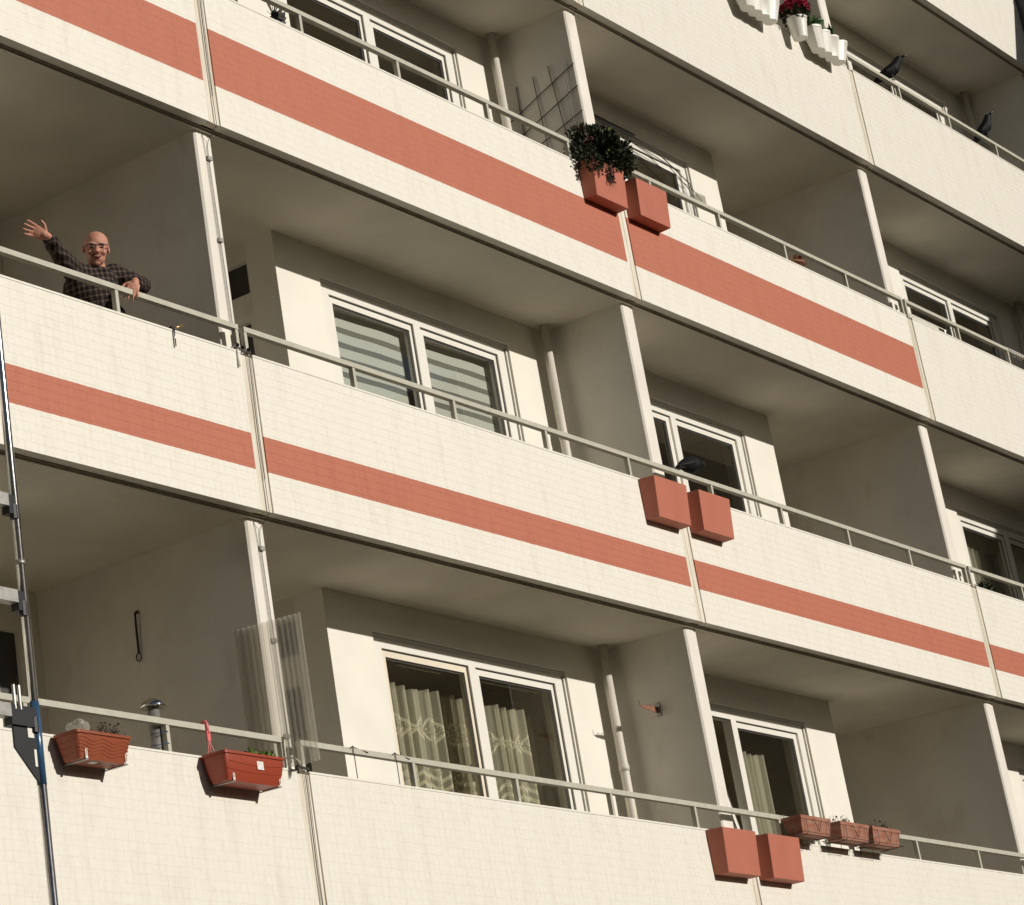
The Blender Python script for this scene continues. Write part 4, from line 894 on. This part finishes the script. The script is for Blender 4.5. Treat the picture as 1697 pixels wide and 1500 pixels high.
def shirt(mb):
    bz = (rt, Vector((-rt.y, rt.x, 0)).normalized(), Vector((0, 0, 1)))
    mb.ell(P_['chest'], (.182, .130, .175), bz, 18, 12); mb.ell(P_['belly'] + rt * .03, (.205, .145, .20), bz, 18, 12); mb.ell(P_['pelvis'] + rt * .03 + Vector((0, 0, .02)), (.205, .145, .17), bz, 18, 12)
    for a, b_, c_ in (('shR', 'elR', 'wrR'), ('shL', 'elL', 'wrL')):
        w2 = P_[c_] + (P_[b_] - P_[c_]).normalized() * .015
        cap(mb, P_[a], .072, P_[b_], .058, 14); mb.tube([P_[b_], P_[b_].lerp(w2, .5), w2], [.058, .050, .041], 14); mb.ell(P_[b_], (.058,) * 3, None, 12, 8)
        nk = P_['neck'] + (P_[a] - P_['neck']).normalized() * .085 - Vector((0, 0, .035)); cap(mb, nk, .070, P_[a], .076, 14)
        for q in range(4):    # sleeve folds
            t = random.uniform(.15, .85); c0 = P_[b_].lerp(w2, t); mb.ell(c0 + Vector((random.uniform(-.02, .02), random.uniform(-.02, .02), -.012)), (.048, .048, .042), None, 9, 6)
    for s in (-1, 1):
        mb.tube([P_['neck'] + rt * s * .07 + fw * -.03 + Vector((0, 0, -.005)), P_['neck'] + rt * s * .058 + fw * .055 + Vector((0, 0, -.030)), P_['neck'] + rt * s * .020 + fw * .095 + Vector((0, 0, -.075)), P_['neck'] + rt * s * .055 + fw * .090 + Vector((0, 0, -.10))], [.022, .020, .016, .012], 8)
_ns = shirt
def shirt(mb):
    _ns(mb); mb.ell(P_['neck'] + fw * .028 - Vector((0, 0, .040)), (.096, .084, .056), (rt, Vector((-rt.y, rt.x, 0)).normalized(), Vector((0, 0, 1))), 16, 10)
blob('shirt', 'plaid', mn, shirt, .009, 2)
def trs(mb):
    for s in (-1, 1):
        hp = P_['pelvis'] + rt * (s * .085) - Vector((0, 0, .05)); kn = hp + Vector((-.02, -.03, -.37)); kn.z = 3.40; an = Vector((kn.x + .01, kn.y + .02, 3.03))
        cap(mb, hp, .098, kn, .070, 12); mb.tube([kn, an], [.070, .062], 12)
blob('trousers', 'trouser', mn, trs, .012, 2)
gl = MB()
for s in (-1, 1):
    c = HD(s * .036, -.002, .096); pts = [c + rt * (.030 * math.copysign(abs(math.cos(a)) ** .5, math.cos(a))) + up_ * (.018 * math.copysign(abs(math.sin(a)) ** .5, math.sin(a))) for a in [k * math.pi / 10 for k in range(21)]]
    gl.tube(pts, .0009, 6)
    gl.tube([HD(s * .066, .010, .094), HD(s * .084, .008, .02), HD(s * .086, .002, -.01)], .0018, 6)
gl.tube([HD(-.068, .016, .097), HD(0, .014, .104), HD(.068, .016, .097)], .0024, 6)
gl.build('glasses', 'black', mn, True)
for s in (-1, 1):
    MB().ell(HD(s * .033, -.001, .083), (.013, .0050, .006), BSH, 12, 8).build('eye', 'eye', mn, True)
    MB().tube([HD(s * .014, .021, .094), HD(s * .034, .026, .092), HD(s * .056, .020, .080)], [.0035, .0045, .003], 6).build('eyebrow', 'hair', mn, True)
mo = MB().tube([HD(-.042, -.044, .074), HD(-.022, -.059, .090), HD(0, -.064, .094), HD(.022, -.059, .090), HD(.042, -.044, .074)], [.0025, .0075, .0105, .0075, .0025], 8).build('mouth', 'skinred', mn, True)
MB().tube([HD(-.024, -.054, .088), HD(-.010, -.059, .099), HD(.010, -.059, .099), HD(.024, -.054, .088)], [.001, .0036, .0036, .001], 8).build('teeth', 'teeth', mo, True)
# joined pieces carry no helper property into the file
for o in bpy.data.objects:
    if '_base' in o: del o['_base']
